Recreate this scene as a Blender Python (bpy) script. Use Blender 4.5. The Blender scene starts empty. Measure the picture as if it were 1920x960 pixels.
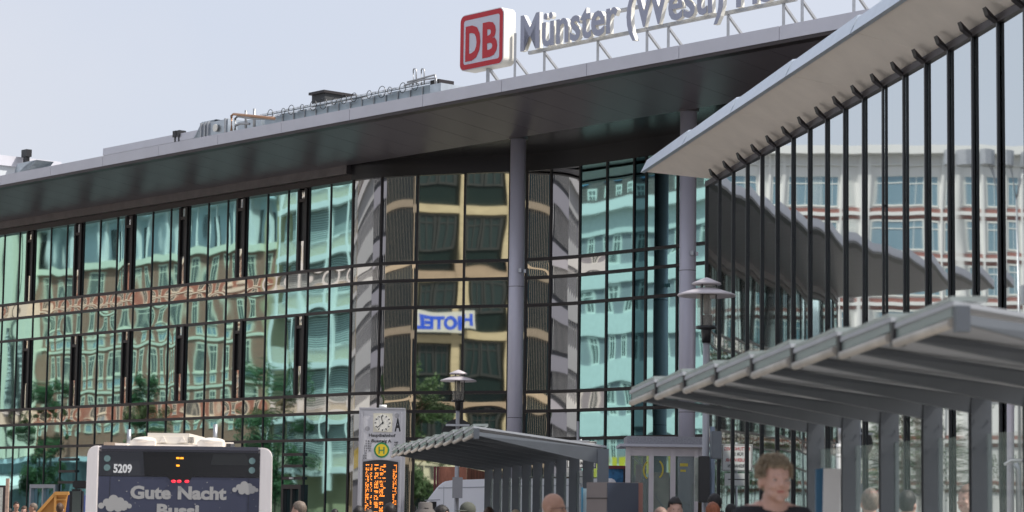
import bpy, bmesh, math, random
from mathutils import Vector, Matrix, noise
random.seed(7)
R = math.radians
C = bpy.data.collections.new("place"); bpy.context.scene.collection.children.link(C)
sc = bpy.context.scene

# ------------------------------------------------------------------ camera
EYE = 1.6; F = 4600.0
tilt = math.atan(487/F); rho = 0.0135
fw = Vector((0, math.cos(tilt), math.sin(tilt))); X0 = Vector((1,0,0)); U0 = X0.cross(fw)
rt = X0*math.cos(rho)+U0*math.sin(rho); up = U0*math.cos(rho)-X0*math.sin(rho)
cam = bpy.data.cameras.new("camera"); co = bpy.data.objects.new("camera", cam); C.objects.link(co)
m = Matrix((rt, up, -fw)).transposed().to_4x4(); m.translation = Vector((0,0,EYE)); co.matrix_world = m
cam.sensor_width = 36; cam.lens = F/1920*36; cam.clip_end = 2000; cam.clip_start = .5
cam.dof.use_dof = True; cam.dof.focus_distance = 56; cam.dof.aperture_fstop = 3.6
sc.camera = co
# ------------------------------------------------------------------ world, sun, exposure
SUN_EL = 50; SUN_DIR = Vector((math.cos(R(SUN_EL)), -0.10, math.sin(R(SUN_EL))))   # towards the sun
w = bpy.data.worlds.new("World"); sc.world = w; w.use_nodes = True
nt = w.node_tree; nt.nodes.clear()
sky = nt.nodes.new('ShaderNodeTexSky'); sky.sky_type = 'NISHITA'; sky.sun_disc = False
sky.sun_elevation = R(SUN_EL); sky.sun_rotation = R(90); sky.dust_density = 4.0; sky.air_density = 1.0; sky.ozone_density = 1.0
mx = nt.nodes.new('ShaderNodeMix'); mx.data_type = 'RGBA'; mx.inputs[0].default_value = .75
mx.inputs[7].default_value = (6.6, 6.95, 7.7, 1)      # an even summer haze over the sky
bg = nt.nodes.new('ShaderNodeBackground'); bg.inputs[1].default_value = .108
wo = nt.nodes.new('ShaderNodeOutputWorld')
tc = nt.nodes.new('ShaderNodeTexCoord'); nz = nt.nodes.new('ShaderNodeTexNoise'); nz.inputs['Scale'].default_value = 3.2; nz.inputs['Detail'].default_value = 5
cr = nt.nodes.new('ShaderNodeMix'); cr.data_type = 'RGBA'; cr.inputs[6].default_value = (6.35, 6.75, 7.75, 1); cr.inputs[7].default_value = (7.1, 7.2, 7.8, 1)
nr = nt.nodes.new('ShaderNodeMapRange'); nr.inputs[1].default_value = .42; nr.inputs[2].default_value = .68
nt.links.new(tc.outputs['Generated'], nz.inputs['Vector']); nt.links.new(nz.outputs[0], nr.inputs[0]); nt.links.new(nr.outputs[0], cr.inputs[0]); nt.links.new(cr.outputs[2], mx.inputs[7])
nt.links.new(sky.outputs[0], mx.inputs[6]); nt.links.new(mx.outputs[2], bg.inputs[0]); nt.links.new(bg.outputs[0], wo.inputs[0])
sl = bpy.data.lights.new("sun", 'SUN'); sl.energy = 5; sl.angle = R(.6); sl.color = (1, .95, .87)
so = bpy.data.objects.new("sun", sl); C.objects.link(so)
so.rotation_euler = SUN_DIR.to_track_quat('Z', 'Y').to_euler(); so.location = (30, 0, 60)
sc.view_settings.view_transform = 'Standard'; sc.view_settings.look = 'None'
sc.view_settings.exposure = 0.2; sc.view_settings.gamma = 1
sc.cycles.max_bounces = 8; sc.cycles.glossy_bounces = 5; sc.cycles.diffuse_bounces = 3; sc.cycles.transparent_max_bounces = 12
sc.cycles.sample_clamp_indirect = 6; sc.cycles.use_denoising = True; sc.cycles.caustics_reflective = False

# ------------------------------------------------------------------ frames of reference
def ray(px, py): return fw + rt*((px-960)/F) + up*((480-py)/F)
def at(px, py, Y):
    d = ray(px, py); return Vector((0,0,EYE)) + d*(Y/d.y)
class Frame:                       # s along u, d along n (away from the camera), z up
    def __init__(s, u, n): s.u = Vector((u[0],u[1],0)).normalized(); s.n = Vector((n[0],n[1],0)).normalized()
    def p(s, a, d, z): return s.u*a + s.n*d + Vector((0,0,z))
    def hit(s, px, py, d):         # pixel -> (s, z) on the vertical plane at distance d
        r = ray(px, py); k = d/(r.dot(s.n)); q = r*k
        return q.dot(s.u), q.z+EYE
ST = Frame((-.653,.757), (.757,.653))      # the station front and its street
PV = Frame((-.19,.982), (.982,.19))        # the glazed pavilion on the right
# ------------------------------------------------------------------ helpers
def tag(o, label=None, cat=None, group=None, kind=None):
    if label: o['label'] = label
    if cat: o['category'] = cat
    if group: o['group'] = group
    if kind: o['kind'] = kind
    return o
def empty(name, loc, label=None, cat=None, group=None):
    o = bpy.data.objects.new(name, None); C.objects.link(o); o.location = loc; o.empty_display_size = .2
    return tag(o, label, cat, group)
def wloc(o):
    v = Vector((0,0,0))
    while o: v += o.location; o = o.parent
    return v
def link(name, me, mats, parent=None, origin=None):
    """me is in world coordinates; the object's origin goes to origin (or the parent's place)"""
    o = bpy.data.objects.new(name, me); C.objects.link(o)
    base = wloc(parent) if parent else Vector((0,0,0))
    org = Vector(origin) if origin is not None else base
    me.transform(Matrix.Translation(-org)); o.parent = parent; o.location = org-base
    if not isinstance(mats, (list, tuple)): mats = [mats]
    if len(me.materials) == 0:
        for x in mats: me.materials.append(x)
    return o
class MB:
    def __init__(s): s.bm = bmesh.new(); s.mi = 0
    def face(s, pts, smooth=False):
        f = s.bm.faces.new([s.bm.verts.new(p) for p in pts]); f.material_index = s.mi; f.smooth = smooth; return f
    def hull8(s, b, t):
        v = [s.bm.verts.new(p) for p in list(b)+list(t)]; n = len(b)
        fs = [list(reversed(v[:n])), v[n:]] + [[v[i], v[(i+1)%n], v[n+(i+1)%n], v[n+i]] for i in range(n)]
        for f in fs:
            try: q = s.bm.faces.new(f); q.material_index = s.mi
            except ValueError: pass
    def box(s, fr, a0, a1, d0, d1, z0, z1):
        s.hull8([fr.p(a0,d0,z0), fr.p(a0,d1,z0), fr.p(a1,d1,z0), fr.p(a1,d0,z0)],
                [fr.p(a0,d0,z1), fr.p(a0,d1,z1), fr.p(a1,d1,z1), fr.p(a1,d0,z1)])
    def wbox(s, x0,x1,y0,y1,z0,z1):
        s.hull8([(x0,y0,z0),(x1,y0,z0),(x1,y1,z0),(x0,y1,z0)], [(x0,y0,z1),(x1,y0,z1),(x1,y1,z1),(x0,y1,z1)])
    def bar(s, p, q, wd, ht, upv=Vector((0,0,1))):
        p, q = Vector(p), Vector(q); d = (q-p).normalized(); a = d.cross(upv)
        if a.length < 1e-4: a = Vector((1,0,0))
        a.normalize(); b = a.cross(d); a = a*wd/2; b = b*ht/2
        s.hull8([p-a-b, p+a-b, p+a+b, p-a+b], [q-a-b, q+a-b, q+a+b, q-a+b])
    def tube(s, pts, rads, n=16, cap=True, smooth=True):
        if not isinstance(rads, (list, tuple)): rads = [rads]*len(pts)
        pts = [Vector(p) for p in pts]; rings = []
        for i, p in enumerate(pts):
            d = (pts[min(i+1,len(pts)-1)]-pts[max(i-1,0)]).normalized()
            a = d.cross(Vector((0,0,1)));  a = Vector((1,0,0)) if a.length < 1e-3 else a.normalized(); b = a.cross(d)
            rings.append([s.bm.verts.new(p+(a*math.cos(2*math.pi*k/n)+b*math.sin(2*math.pi*k/n))*rads[i]) for k in range(n)])
        for i in range(len(rings)-1):
            for k in range(n):
                f = s.bm.faces.new([rings[i][k], rings[i][(k+1)%n], rings[i+1][(k+1)%n], rings[i+1][k]]); f.smooth = smooth; f.material_index = s.mi
        if cap:
            for r in (rings[0], rings[-1]):
                try: f = s.bm.faces.new(r); f.material_index = s.mi
                except ValueError: pass
    def lathe(s, c, prof, n=32):
        """prof: (radius, z) from bottom to top, round the vertical axis through c"""
        c = Vector(c); rings = []
        for r, z in prof: rings.append([s.bm.verts.new(c+Vector((r*math.cos(2*math.pi*k/n), r*math.sin(2*math.pi*k/n), z))) for k in range(n)])
        for i in range(len(rings)-1):
            for k in range(n):
                f = s.bm.faces.new([rings[i][k], rings[i][(k+1)%n], rings[i+1][(k+1)%n], rings[i+1][k]]); f.smooth = True; f.material_index = s.mi
    def ell(s, c, r, seg=16, M=None):
        bm2 = bmesh.new(); bmesh.ops.create_uvsphere(bm2, u_segments=seg, v_segments=max(8,seg*2//3), radius=1)
        mat = Matrix.Translation(Vector(c)) @ (M.to_4x4() if M else Matrix.Identity(4)) @ Matrix.Diagonal((r[0],r[1],r[2],1))
        vs = {v: s.bm.verts.new(mat @ v.co) for v in bm2.verts}
        for f in bm2.faces:
            q = s.bm.faces.new([vs[v] for v in f.verts]); q.smooth = True; q.material_index = s.mi
        bm2.free()
    def prism(s, pts, off):
        """closed polygon pts pushed by the vector off"""
        off = Vector(off); pts = [Vector(p) for p in pts]; s.hull8(pts, [p+off for p in pts])
    def done(s, bevel=0):
        if bevel:
            bmesh.ops.bevel(s.bm, geom=[e for e in s.bm.edges], offset=bevel, segments=2, affect='EDGES', clamp_overlap=True)
        bmesh.ops.recalc_face_normals(s.bm, faces=s.bm.faces)
        me = bpy.data.meshes.new('m'); s.bm.to_mesh(me); s.bm.free(); return me
    def build(s, name, mats, parent=None, origin=None, bevel=0): return link(name, s.done(bevel), mats, parent, origin)
def one(fn, name, mats, parent=None, origin=None, bevel=0):
    b = MB(); fn(b); return b.build(name, mats, parent, origin, bevel)
def dup(o, parent=None, off=(0,0,0)):
    c = o.copy(); C.objects.link(c); c.parent = parent
    if parent is None: c.location = o.location + Vector(off)
    for ch in list(o.children): dup(ch, c)
    return c
# ---- text
def text_mesh(body, size, off=0.0, ext=0.0, res=3, sp=1.0):
    cu = bpy.data.curves.new('t', 'FONT'); cu.body = body; cu.size = size; cu.extrude = ext; cu.offset = off; cu.resolution_u = res
    cu.space_character = sp
    o = bpy.data.objects.new('t', cu); C.objects.link(o)
    dg = bpy.context.evaluated_depsgraph_get(); me = bpy.data.meshes.new_from_object(o.evaluated_get(dg))
    bpy.data.objects.remove(o); bpy.data.curves.remove(cu); me.materials.clear(); return me
def xr(me):
    xs = [v.co.x for v in me.vertices]; return (min(xs), max(xs)) if xs else (0, 0)
def yr(me):
    ys = [v.co.y for v in me.vertices]; return (min(ys), max(ys)) if ys else (0, 0)
def place_text(me, org, xd, yd, nd, sx=1, sy=1):
    xd, yd, nd = Vector(xd), Vector(yd), Vector(nd)
    me.transform(Matrix(((xd.x*sx, yd.x*sy, nd.x, org[0]), (xd.y*sx, yd.y*sy, nd.y, org[1]), (xd.z*sx, yd.z*sy, nd.z, org[2]), (0,0,0,1))))
    for p_ in me.polygons: p_.use_smooth = False
    return me
def fit_text(name, body, mat, parent, org, xd, nd, width=None, height=1, off=.0, ext=.004, align='L', yd=(0,0,1), sp=1.0):
    """text whose capitals are height tall, its run scaled to width when given; org = lower left on the surface"""
    ref = text_mesh('H', 1, off); h0 = yr(ref)[1]-yr(ref)[0]; bpy.data.meshes.remove(ref)
    me = text_mesh(body, 1, off, ext/(height/h0) if ext else 0, sp=sp); x0, x1 = xr(me); k = height/h0
    kx = width/(x1-x0) if width else k
    org = Vector(org) - Vector(xd)*(x0*kx)
    if align == 'C': org -= Vector(xd)*((x1-x0)*kx/2)
    place_text(me, org, xd, yd, Vector(nd)*k, kx, k)
    return link(name, me, mat, parent)

# ------------------------------------------------------------------ materials
def mat(name, col, rough=.6, metal=0.0, spec=.5, emit=None, es=1, noise_amt=0.0, noise_scale=3.0, bump=0.0, bscale=40.0, alpha=1, coords='gen', trans=0, stretch=(1,1,1)):
    m = bpy.data.materials.new(name); m.use_nodes = True; t = m.node_tree; b = t.nodes['Principled BSDF']
    b.inputs['Base Color'].default_value = (*col, 1); b.inputs['Roughness'].default_value = rough
    b.inputs['Metallic'].default_value = metal; b.inputs['Specular IOR Level'].default_value = spec
    if trans: b.inputs['Transmission Weight'].default_value = trans
    if emit: b.inputs['Emission Color'].default_value = (*emit, 1); b.inputs['Emission Strength'].default_value = es
    if alpha < 1: b.inputs['Alpha'].default_value = alpha
    g = t.nodes.new('ShaderNodeNewGeometry'); mp = t.nodes.new('ShaderNodeMapping'); mp.inputs['Scale'].default_value = stretch
    t.links.new(g.outputs['Position'], mp.inputs[0])
    if noise_amt:
        n = t.nodes.new('ShaderNodeTexNoise'); n.inputs['Scale'].default_value = noise_scale; n.inputs['Detail'].default_value = 6; n.inputs['Roughness'].default_value = .6
        t.links.new(mp.outputs[0], n.inputs['Vector'])
        r = t.nodes.new('ShaderNodeMapRange'); r.inputs[1].default_value = .3; r.inputs[2].default_value = .7
        r.inputs[3].default_value = 1-noise_amt; r.inputs[4].default_value = 1+noise_amt
        t.links.new(n.outputs[0], r.inputs[0])
        v = t.nodes.new('ShaderNodeVectorMath'); v.operation = 'SCALE'; v.inputs[0].default_value = col
        t.links.new(r.outputs[0], v.inputs['Scale']); t.links.new(v.outputs[0], b.inputs['Base Color'])
    if bump:
        n = t.nodes.new('ShaderNodeTexNoise'); n.inputs['Scale'].default_value = bscale; n.inputs['Detail'].default_value = 4
        t.links.new(mp.outputs[0], n.inputs['Vector'])
        bu = t.nodes.new('ShaderNodeBump'); bu.inputs['Strength'].default_value = 1; bu.inputs['Distance'].default_value = bump
        t.links.new(n.outputs[0], bu.inputs['Height']); t.links.new(bu.outputs[0], b.inputs['Normal'])
    return m
def glass_mat(name, tint, rough=.02, pillow=.003, wob=.012, dark=.0, wscale=.55, stretch=(1,1,.6), clear=0):
    """coated facade glass: a tinted mirror whose panes are slightly bowed; UV is 0..1 per pane, attribute rnd differs per pane"""
    m = bpy.data.materials.new(name); m.use_nodes = True; t = m.node_tree; b = t.nodes['Principled BSDF']
    b.inputs['Base Color'].default_value = (*tint, 1); b.inputs['Metallic'].default_value = 1; b.inputs['Roughness'].default_value = rough
    at_ = t.nodes.new('ShaderNodeAttribute'); at_.attribute_name = 'rnd'
    uv = t.nodes.new('ShaderNodeUVMap'); sp = t.nodes.new('ShaderNodeSeparateXYZ'); t.links.new(uv.outputs[0], sp.inputs[0])
    def M(op, a, bb=None):
        q = t.nodes.new('ShaderNodeMath'); q.operation = op
        for i, x in enumerate((a, bb)):
            if x is None: continue
            if isinstance(x, (int, float)): q.inputs[i].default_value = x
            else: t.links.new(x, q.inputs[i])
        return q.outputs[0]
    su = M('SINE', M('MULTIPLY', sp.outputs[0], math.pi)); sv = M('SINE', M('MULTIPLY', sp.outputs[1], math.pi))
    sep = t.nodes.new('ShaderNodeSeparateXYZ'); t.links.new(at_.outputs['Vector'], sep.inputs[0])
    pil = M('MULTIPLY', M('MULTIPLY', su, sv), M('MULTIPLY', M('SUBTRACT', sep.outputs[0], .25), pillow))
    g = t.nodes.new('ShaderNodeNewGeometry'); mp = t.nodes.new('ShaderNodeMapping'); mp.inputs['Scale'].default_value = stretch
    t.links.new(g.outputs['Position'], mp.inputs[0])
    va = t.nodes.new('ShaderNodeVectorMath'); va.operation = 'MULTIPLY_ADD'; va.inputs[1].default_value = (37, 19, 53)
    t.links.new(at_.outputs['Vector'], va.inputs[0]); t.links.new(mp.outputs[0], va.inputs[2])
    n = t.nodes.new('ShaderNodeTexNoise'); n.inputs['Scale'].default_value = wscale; n.inputs['Detail'].default_value = 1.2; n.inputs['Roughness'].default_value = .35
    t.links.new(va.outputs[0], n.inputs['Vector'])
    h = M('ADD', pil, M('MULTIPLY', n.outputs[0], wob))
    bu = t.nodes.new('ShaderNodeBump'); bu.inputs['Strength'].default_value = 1; bu.inputs['Distance'].default_value = 1
    t.links.new(h, bu.inputs['Height']); t.links.new(bu.outputs[0], b.inputs['Normal'])
    if clear:
        tr = t.nodes.new('ShaderNodeBsdfTransparent'); tr.inputs[0].default_value = (.8,.86,.84,1); mix = t.nodes.new('ShaderNodeMixShader'); mix.inputs[0].default_value = clear
        t.links.new(b.outputs[0], mix.inputs[1]); t.links.new(tr.outputs[0], mix.inputs[2]); t.links.new(mix.outputs[0], t.nodes['Material Output'].inputs[0])
    return m
def brick_mat(name, c1, c2, mortar, scale=1, bw=.25, rh=.075, ms=.01, fr=None):
    m = mat(name, c1, .85); t = m.node_tree; b = t.nodes['Principled BSDF']
    g = t.nodes.new('ShaderNodeNewGeometry')
    d1 = t.nodes.new('ShaderNodeVectorMath'); d1.operation = 'DOT_PRODUCT'; d1.inputs[1].default_value = (fr or ST).u
    sp = t.nodes.new('ShaderNodeSeparateXYZ'); cb = t.nodes.new('ShaderNodeCombineXYZ')
    t.links.new(g.outputs['Position'], d1.inputs[0]); t.links.new(g.outputs['Position'], sp.inputs[0])
    t.links.new(d1.outputs['Value'], cb.inputs[0]); t.links.new(sp.outputs[2], cb.inputs[1])
    k = t.nodes.new('ShaderNodeTexBrick'); k.inputs['Color1'].default_value = (*c1,1); k.inputs['Color2'].default_value = (*c2,1); k.inputs['Mortar'].default_value = (*mortar,1)
    k.inputs['Scale'].default_value = scale; k.inputs['Brick Width'].default_value = bw; k.inputs['Row Height'].default_value = rh; k.inputs['Mortar Size'].default_value = ms
    t.links.new(cb.outputs[0], k.inputs[0]); t.links.new(k.outputs[0], b.inputs['Base Color']); return m

M = dict(
 frame = mat('frame_dark', (.028,.024,.026), .4, .3),
 frame_b = mat('frame_brown', (.06,.05,.052), .4, .5),
 soffit = mat('soffit_dark', (.165,.15,.17), .36, .3, noise_amt=.05, noise_scale=.4),
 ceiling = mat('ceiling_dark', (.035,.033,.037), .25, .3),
 fascia = mat('fascia_alu', (.60,.60,.66), .5, .3, noise_amt=.04, noise_scale=1.0),
 frieze = mat('frieze_metal', (.17,.155,.165), .35, .8, noise_amt=.15, noise_scale=2, bump=.01, bscale=2),
 column = mat('column_paint', (.55,.54,.63), .45, .15, noise_amt=.09, noise_scale=1.2, stretch=(1,1,.25)),
 g_teal = glass_mat('glass_teal', (.36,.62,.63), pillow=.0022, wob=.0065),
 g_green = glass_mat('glass_green', (.60,.62,.53), wob=.006, pillow=.001),
 g_neutral = glass_mat('glass_neutral', (.60,.57,.56), pillow=.003, wob=.008),
 g_smoke = glass_mat('glass_smoke', (.34,.34,.36), pillow=.002, wob=.006),
 g_pav = glass_mat('glass_pavilion', (.66,.71,.72), pillow=.0018, wob=.004, clear=0),
 black = mat('black_satin', (.012,.012,.014), .35),
 white = mat('white_paint', (.78,.78,.76), .35),
 steel = mat('galvanised_steel', (.42,.43,.45), .4, .8, noise_amt=.12, noise_scale=6),
 dsteel = mat('shelter_steel', (.135,.15,.168), .45, .4, noise_amt=.06, noise_scale=4),
)

# ------------------------------------------------------------------ ground
o = one(lambda b: b.face([(-900,-900,-.15),(900,-900,-.15),(900,900,-.15),(-900,900,-.15)]), 'road', mat('concrete_roadway', (.20,.195,.185), .9, noise_amt=.2, noise_scale=.6, bump=.004, bscale=60)); tag(o, kind='structure')
def pave(b):
    b.box(ST, -10, 130, 24, 90, -.12, 0)
o = one(pave, 'pavement', brick_mat('paving', (.55,.52,.47), (.50,.47,.43), (.3,.28,.26), 1, .6, .3, .01)); tag(o, kind='structure')
o = one(lambda b: b.wbox(-3.4, 10, -6, 44, -.12, -0.004), 'bus_platform_pavement', brick_mat('paving_platform', (.55,.51,.46), (.49,.46,.42), (.3,.28,.26), 1, .4, .2, .008)); tag(o, kind='structure')
o = one(lambda b: b.box(ST, 20, 230, -8, -3.4, -.12, 0), 'footpath', brick_mat('paving_far', (.33,.31,.29), (.27,.26,.25), (.15,.15,.14), 1, .4, .2, .008)); tag(o, kind='structure')

# ------------------------------------------------------------------ station building
LZ = [h+EYE for h in (10.48, 7.76, 7.20, 6.36, 3.73, 3.15, 2.31)] + [0.0]
DW = 46.5; DE = 42.5
st = empty('station_building', ST.p(60, DW, 0), 'long glass-fronted railway station with a dark overhanging roof and mirror windows', 'station building')
# plan of the glass front, from the right end to the left end: points and tangent angles
def march(p, ang, px):
    a = R(ang); tx, ty = math.cos(a), math.sin(a); t = (px-960)/F
    k = (t*p[1]-p[0])/(tx - t*ty); return (p[0]+tx*k, p[1]+ty*k)
s660, _ = ST.hit(660, 500, DW)
P = [(ST.p(s660, DW, 0).x, ST.p(s660, DW, 0).y)]
corner = [(713,-49,-34,'g_smoke'),(781,-34,-20,'g_smoke'),(870,-20,-20,'g_green'),(955,-20,-20,'g_green'),(987,-20,-27,'g_green'),
          (1033,-27,-36,'g_smoke'),(1088,-36,-46,'g_smoke'),(1139,-49.2,-49.2,'g_teal'),(1190,-49.2,-49.2,'g_teal'),(1213,-49.2,-49.2,'g_dark'),(1272,-49.2,-49.2,'g_teal'),(1345,-49.2,-49.2,'g_teal')]
M['g_dark'] = glass_mat('glass_dark', (.06,.13,.15), pillow=0, wob=.004)
panes = []     # (polyline of plan points, z0, z1, material key)
def arc(p, a0, a1, px):
    q = march(p, (a0+a1)/2, px)
    if abs(a0-a1) < .5: return [p, q]
    n = 8; L = math.hypot(q[0]-p[0], q[1]-p[1]); pts = [p]; x, y = p
    for i in range(n):
        a = R(a0+(a1-a0)*(i+.5)/n); x += math.cos(a)*L/n; y += math.sin(a)*L/n; pts.append((x, y))
    ex, ey = q[0]-x, q[1]-y
    return [(px_+ex*i/n, py_+ey*i/n) for i, (px_, py_) in enumerate(pts)]
segs = []; p = P[0]
for px, a0, a1, g in corner:
    pts = arc(p, a0, a1, px); segs.append((pts, g)); p = pts[-1]
end_pt = p
for pts, g in segs:
    for i in range(7):
        gm = g
        if g == 'g_teal' and i == 1 and pts is segs[7][0]: gm = 'g_neutral'
        if g == 'g_teal' and i == 4 and pts is segs[7][0]: gm = 'g_neutral'
        if i in (1, 4) and g in ('g_smoke','g_green'): gm = 'g_neutral' if g == 'g_smoke' else 'g_smoke2'
        panes.append((pts, LZ[i+1], LZ[i], gm))
M['g_smoke2'] = glass_mat('glass_smoke_warm', (.45,.42,.40), pillow=.002, wob=.008)
MOD = 1.165; NC = 38
def wp(k): q = ST.p(s660+k*MOD, DW, 0); return (q.x, q.y)
vents = []
for i in range(7):
    k = 0
    while k < NC:
        if i in (0, 3):
            c = k % 3
            if c < 2: panes.append(([wp(k+1), wp(k)], LZ[i+1], LZ[i], 'g_teal'))
            else:
                vents.append((k, i)); panes.append(([wp(k+1), wp(k+.5)], LZ[i+1], LZ[i], 'g_teal'))
        else:
            panes.append(([wp(k+1), wp(k)], LZ[i+1], LZ[i], 'g_neutral' if i in (1, 4) else 'g_teal'))
        k += 1
def pane_mesh(lst, jit=1.0):
    me = bpy.data.meshes.new('pane'); vs = []; fs = []; uvs = []; rn = []; mats = []; mi = []; tl = random.Random(5)
    for pts, z0, z1, g in lst:
        b0 = len(vs); L = len(pts)-1; r = (random.random(), random.random(), random.random())
        # each pane leans and turns a hair in its frame, so reflections break at the mullions
        jx = [random.uniform(-.0022,.0022)*jit for _ in range(4)]; dxy = Vector((pts[-1][0]-pts[0][0], pts[-1][1]-pts[0][1], 0)).normalized(); nn = Vector((-dxy.y, dxy.x, 0))
        for j, q in enumerate(pts):
            u = j/L
            vs.append(Vector((q[0], q[1], z0)) + nn*(jx[0]*(1-u)+jx[1]*u)); vs.append(Vector((q[0], q[1], z1)) + nn*(jx[2]*(1-u)+jx[3]*u))
        for j in range(L):
            a = b0+2*j; fs.append((a, a+2, a+3, a+1)); uvs += [(j/L,0),((j+1)/L,0),((j+1)/L,1),(j/L,1)]; rn.append(r)
            if g not in mats: mats.append(g)
            mi.append(mats.index(g))
    me.from_pydata(vs, [], fs); uvl = me.uv_layers.new(name='UVMap')
    for i, x in enumerate(uvs): uvl.data[i].uv = x
    at_ = me.attributes.new('rnd', 'FLOAT_VECTOR', 'FACE')
    for i, x in enumerate(rn): at_.data[i].vector = x
    for i, x in enumerate(mi): me.polygons[i].material_index = x; me.polygons[i].use_smooth = True
    for x in mats: me.materials.append(M[x])
    return me
def area(q):
    pts, z0, z1, g = q; mid = pts[0]; Y = mid[1]; xs = [960+F*a[0]/a[1] for a in (pts[0], pts[-1])]
    lo, hi = max(0, min(xs)), min(1920, max(xs))
    return max(0, hi-lo)*(z1-z0)/Y
panes.sort(key=area, reverse=True)
for q in panes[:100]: link('window_pane', pane_mesh([q]), [], st)
o = link('window_pane', pane_mesh(panes[100:]), [], st); tag(o, kind='stuff')
# frame grid: one transom per storey line and wing, one mullion per line
def strip(b, pts, off0, off1, z0, z1):
    """a bar that follows plan points (left to right), standing proud of the glass towards the camera"""
    n = len(pts); nor = []
    for i in range(n):
        a = Vector(pts[max(i-1,0)]); c = Vector(pts[min(i+1,n-1)]); d = (c-a).normalized(); nor.append(Vector((d.y, -d.x)))
    q = [[Vector((p[0]+m_.x*o_, p[1]+m_.y*o_, z)) for (o_, z) in ((off0,z0),(off1,z0),(off1,z1),(off0,z1))] for p, m_ in zip(pts, nor)]
    v = [[b.bm.verts.new(x) for x in r] for r in q]
    for i in range(n-1):
        for k in range(4): b.bm.faces.new([v[i][k], v[i+1][k], v[i+1][(k+1)%4], v[i][(k+1)%4]])
    b.bm.faces.new(v[0]); b.bm.faces.new(v[-1])
left_line = [wp(k) for k in range(NC, -1, -1)]
cpts = []
for pts, g in segs: cpts += pts if not cpts else pts[1:]
for z in LZ[1:-1]:
    one(lambda b: strip(b, left_line, -.03, .065, z-.045, z+.045), 'transom', M['frame_b'], st)
    one(lambda b: strip(b, cpts, -.03, .068, z-.047, z+.047), 'transom', M['frame'], st)
def mull(b, q, ang, z0, z1, wd=.06, dp=.06):
    a = R(ang); t = Vector((math.cos(a), math.sin(a), 0)); n = Vector((t.y, -t.x, 0)); q = Vector((q[0], q[1], 0))
    c = [q-t*wd/2-n*.03, q+t*wd/2-n*.03, q+t*wd/2+n*dp, q-t*wd/2+n*dp]
    b.hull8([x+Vector((0,0,z0)) for x in c], [x+Vector((0,0,z1)) for x in c])
for k in range(0, NC+1): one(lambda b: mull(b, wp(k), -49.2, 0, LZ[0], .045 if k else .08, .03), 'mullion', M['frame'], st)
for i, (pts, g) in enumerate(segs):
    one(lambda b: mull(b, pts[-1], corner[i][2], 0, LZ[0], .06, .04), 'mullion', M['frame'], st)
for k, i in vents:          # open ventilation flap with its black reveal
    z0, z1 = LZ[i+1]+.05, LZ[i]-.02; a0 = s660+k*MOD; a1 = a0+.5*MOD
    v = one(lambda b: (b.box(ST, a0+.05, a0+.17, DW-.09, DW-.001, z0, z1), b.box(ST, a1-.10, a1+.0, DW-.08, DW-.001, z0, z1)), 'vent_frame', M['frame'], st)
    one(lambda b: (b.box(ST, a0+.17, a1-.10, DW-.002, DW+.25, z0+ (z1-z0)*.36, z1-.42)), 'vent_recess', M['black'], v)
    one(lambda b: b.box(ST, a0+.17, a1-.10, DW-.07, DW-.003, z1-.42, z1-.32), 'vent_rail', M['frame_b'], v)
    link('vent_pane', pane_mesh([([tuple(ST.p(a1-.1,DW-.02,0))[:2], tuple(ST.p(a0+.17,DW-.02,0))[:2]], z0, z0+(z1-z0)*.36, 'g_neutral')]), [], v)
    link('vent_pane', pane_mesh([([tuple(ST.p(a1-.1,DW-.02,0))[:2], tuple(ST.p(a0+.17,DW-.02,0))[:2]], z1-.32, z1-.02, 'g_neutral')]), [], v)
# frieze over the glass
ZS = 10.95+EYE
one(lambda b: (strip(b, left_line, -.3, .10, LZ[0], LZ[0]+.20)), 'frieze', M['frame_b'], st)
one(lambda b: (strip(b, left_line, -.3, .30, LZ[0]+.20, ZS+.02)), 'frieze', M['frieze'], st)
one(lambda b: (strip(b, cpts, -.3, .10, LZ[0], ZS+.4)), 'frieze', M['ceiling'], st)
# soffit: sloping outer strip + recessed ceiling
SL, SR = 106.2, 26
zi, ze = ZS, 11.4+EYE
def soff(b):
    n = 61
    for i in range(n):
        a0 = SR+(SL-SR)*i/n; a1 = SR+(SL-SR)*(i+1)/n; g = .006
        b.hull8([ST.p(a0+g,DE+.05,ze), ST.p(a0+g,DW-.25,zi), ST.p(a1-g,DW-.25,zi), ST.p(a1-g,DE+.05,ze)],
                [ST.p(a0+g,DE+.05,ze+.03), ST.p(a0+g,DW-.25,zi+.03), ST.p(a1-g,DW-.25,zi+.03), ST.p(a1-g,DE+.05,ze+.03)])
one(soff, 'soffit', M['soffit'], st)
one(lambda b: b.hull8([ST.p(SR,DE+.1,ze+.04), ST.p(SR,DW-.2,zi+.04), ST.p(SL,DW-.2,zi+.04), ST.p(SL,DE+.1,ze+.04)], [ST.p(SR,DE+.1,ze+.2), ST.p(SR,DW-.2,zi+.2), ST.p(SL,DW-.2,zi+.2), ST.p(SL,DE+.1,ze+.2)]), 'soffit_backing', M['black'], st)
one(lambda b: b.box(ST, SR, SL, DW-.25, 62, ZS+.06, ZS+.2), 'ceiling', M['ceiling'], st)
ZF = 11.73+EYE
def fas(b):
    a = SR
    while a < SL:
        b.box(ST, a+.008, min(a+3.4, SL)-.008, DE, DE+.12, ze-.01, ZF); a += 3.4
one(fas, 'roof_fascia', M['fascia'], st)
one(lambda b: b.box(ST, SR, SL, DE+.015, DE+.35, ze-.10, ze-.012), 'drip_edge', M['frame_b'], st)
one(lambda b: b.box(ST, SR, SL, DE+.12, 74, ze+.21, ZF-.05), 'roof', mat('roof_gravel', (.3,.3,.3), .9), st)
one(lambda b: b.box(ST, s660+NC*MOD, s660+NC*MOD+.3, DW-.1, 70, 0, ZS), 'side_wall', M['frieze'], st)
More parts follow.
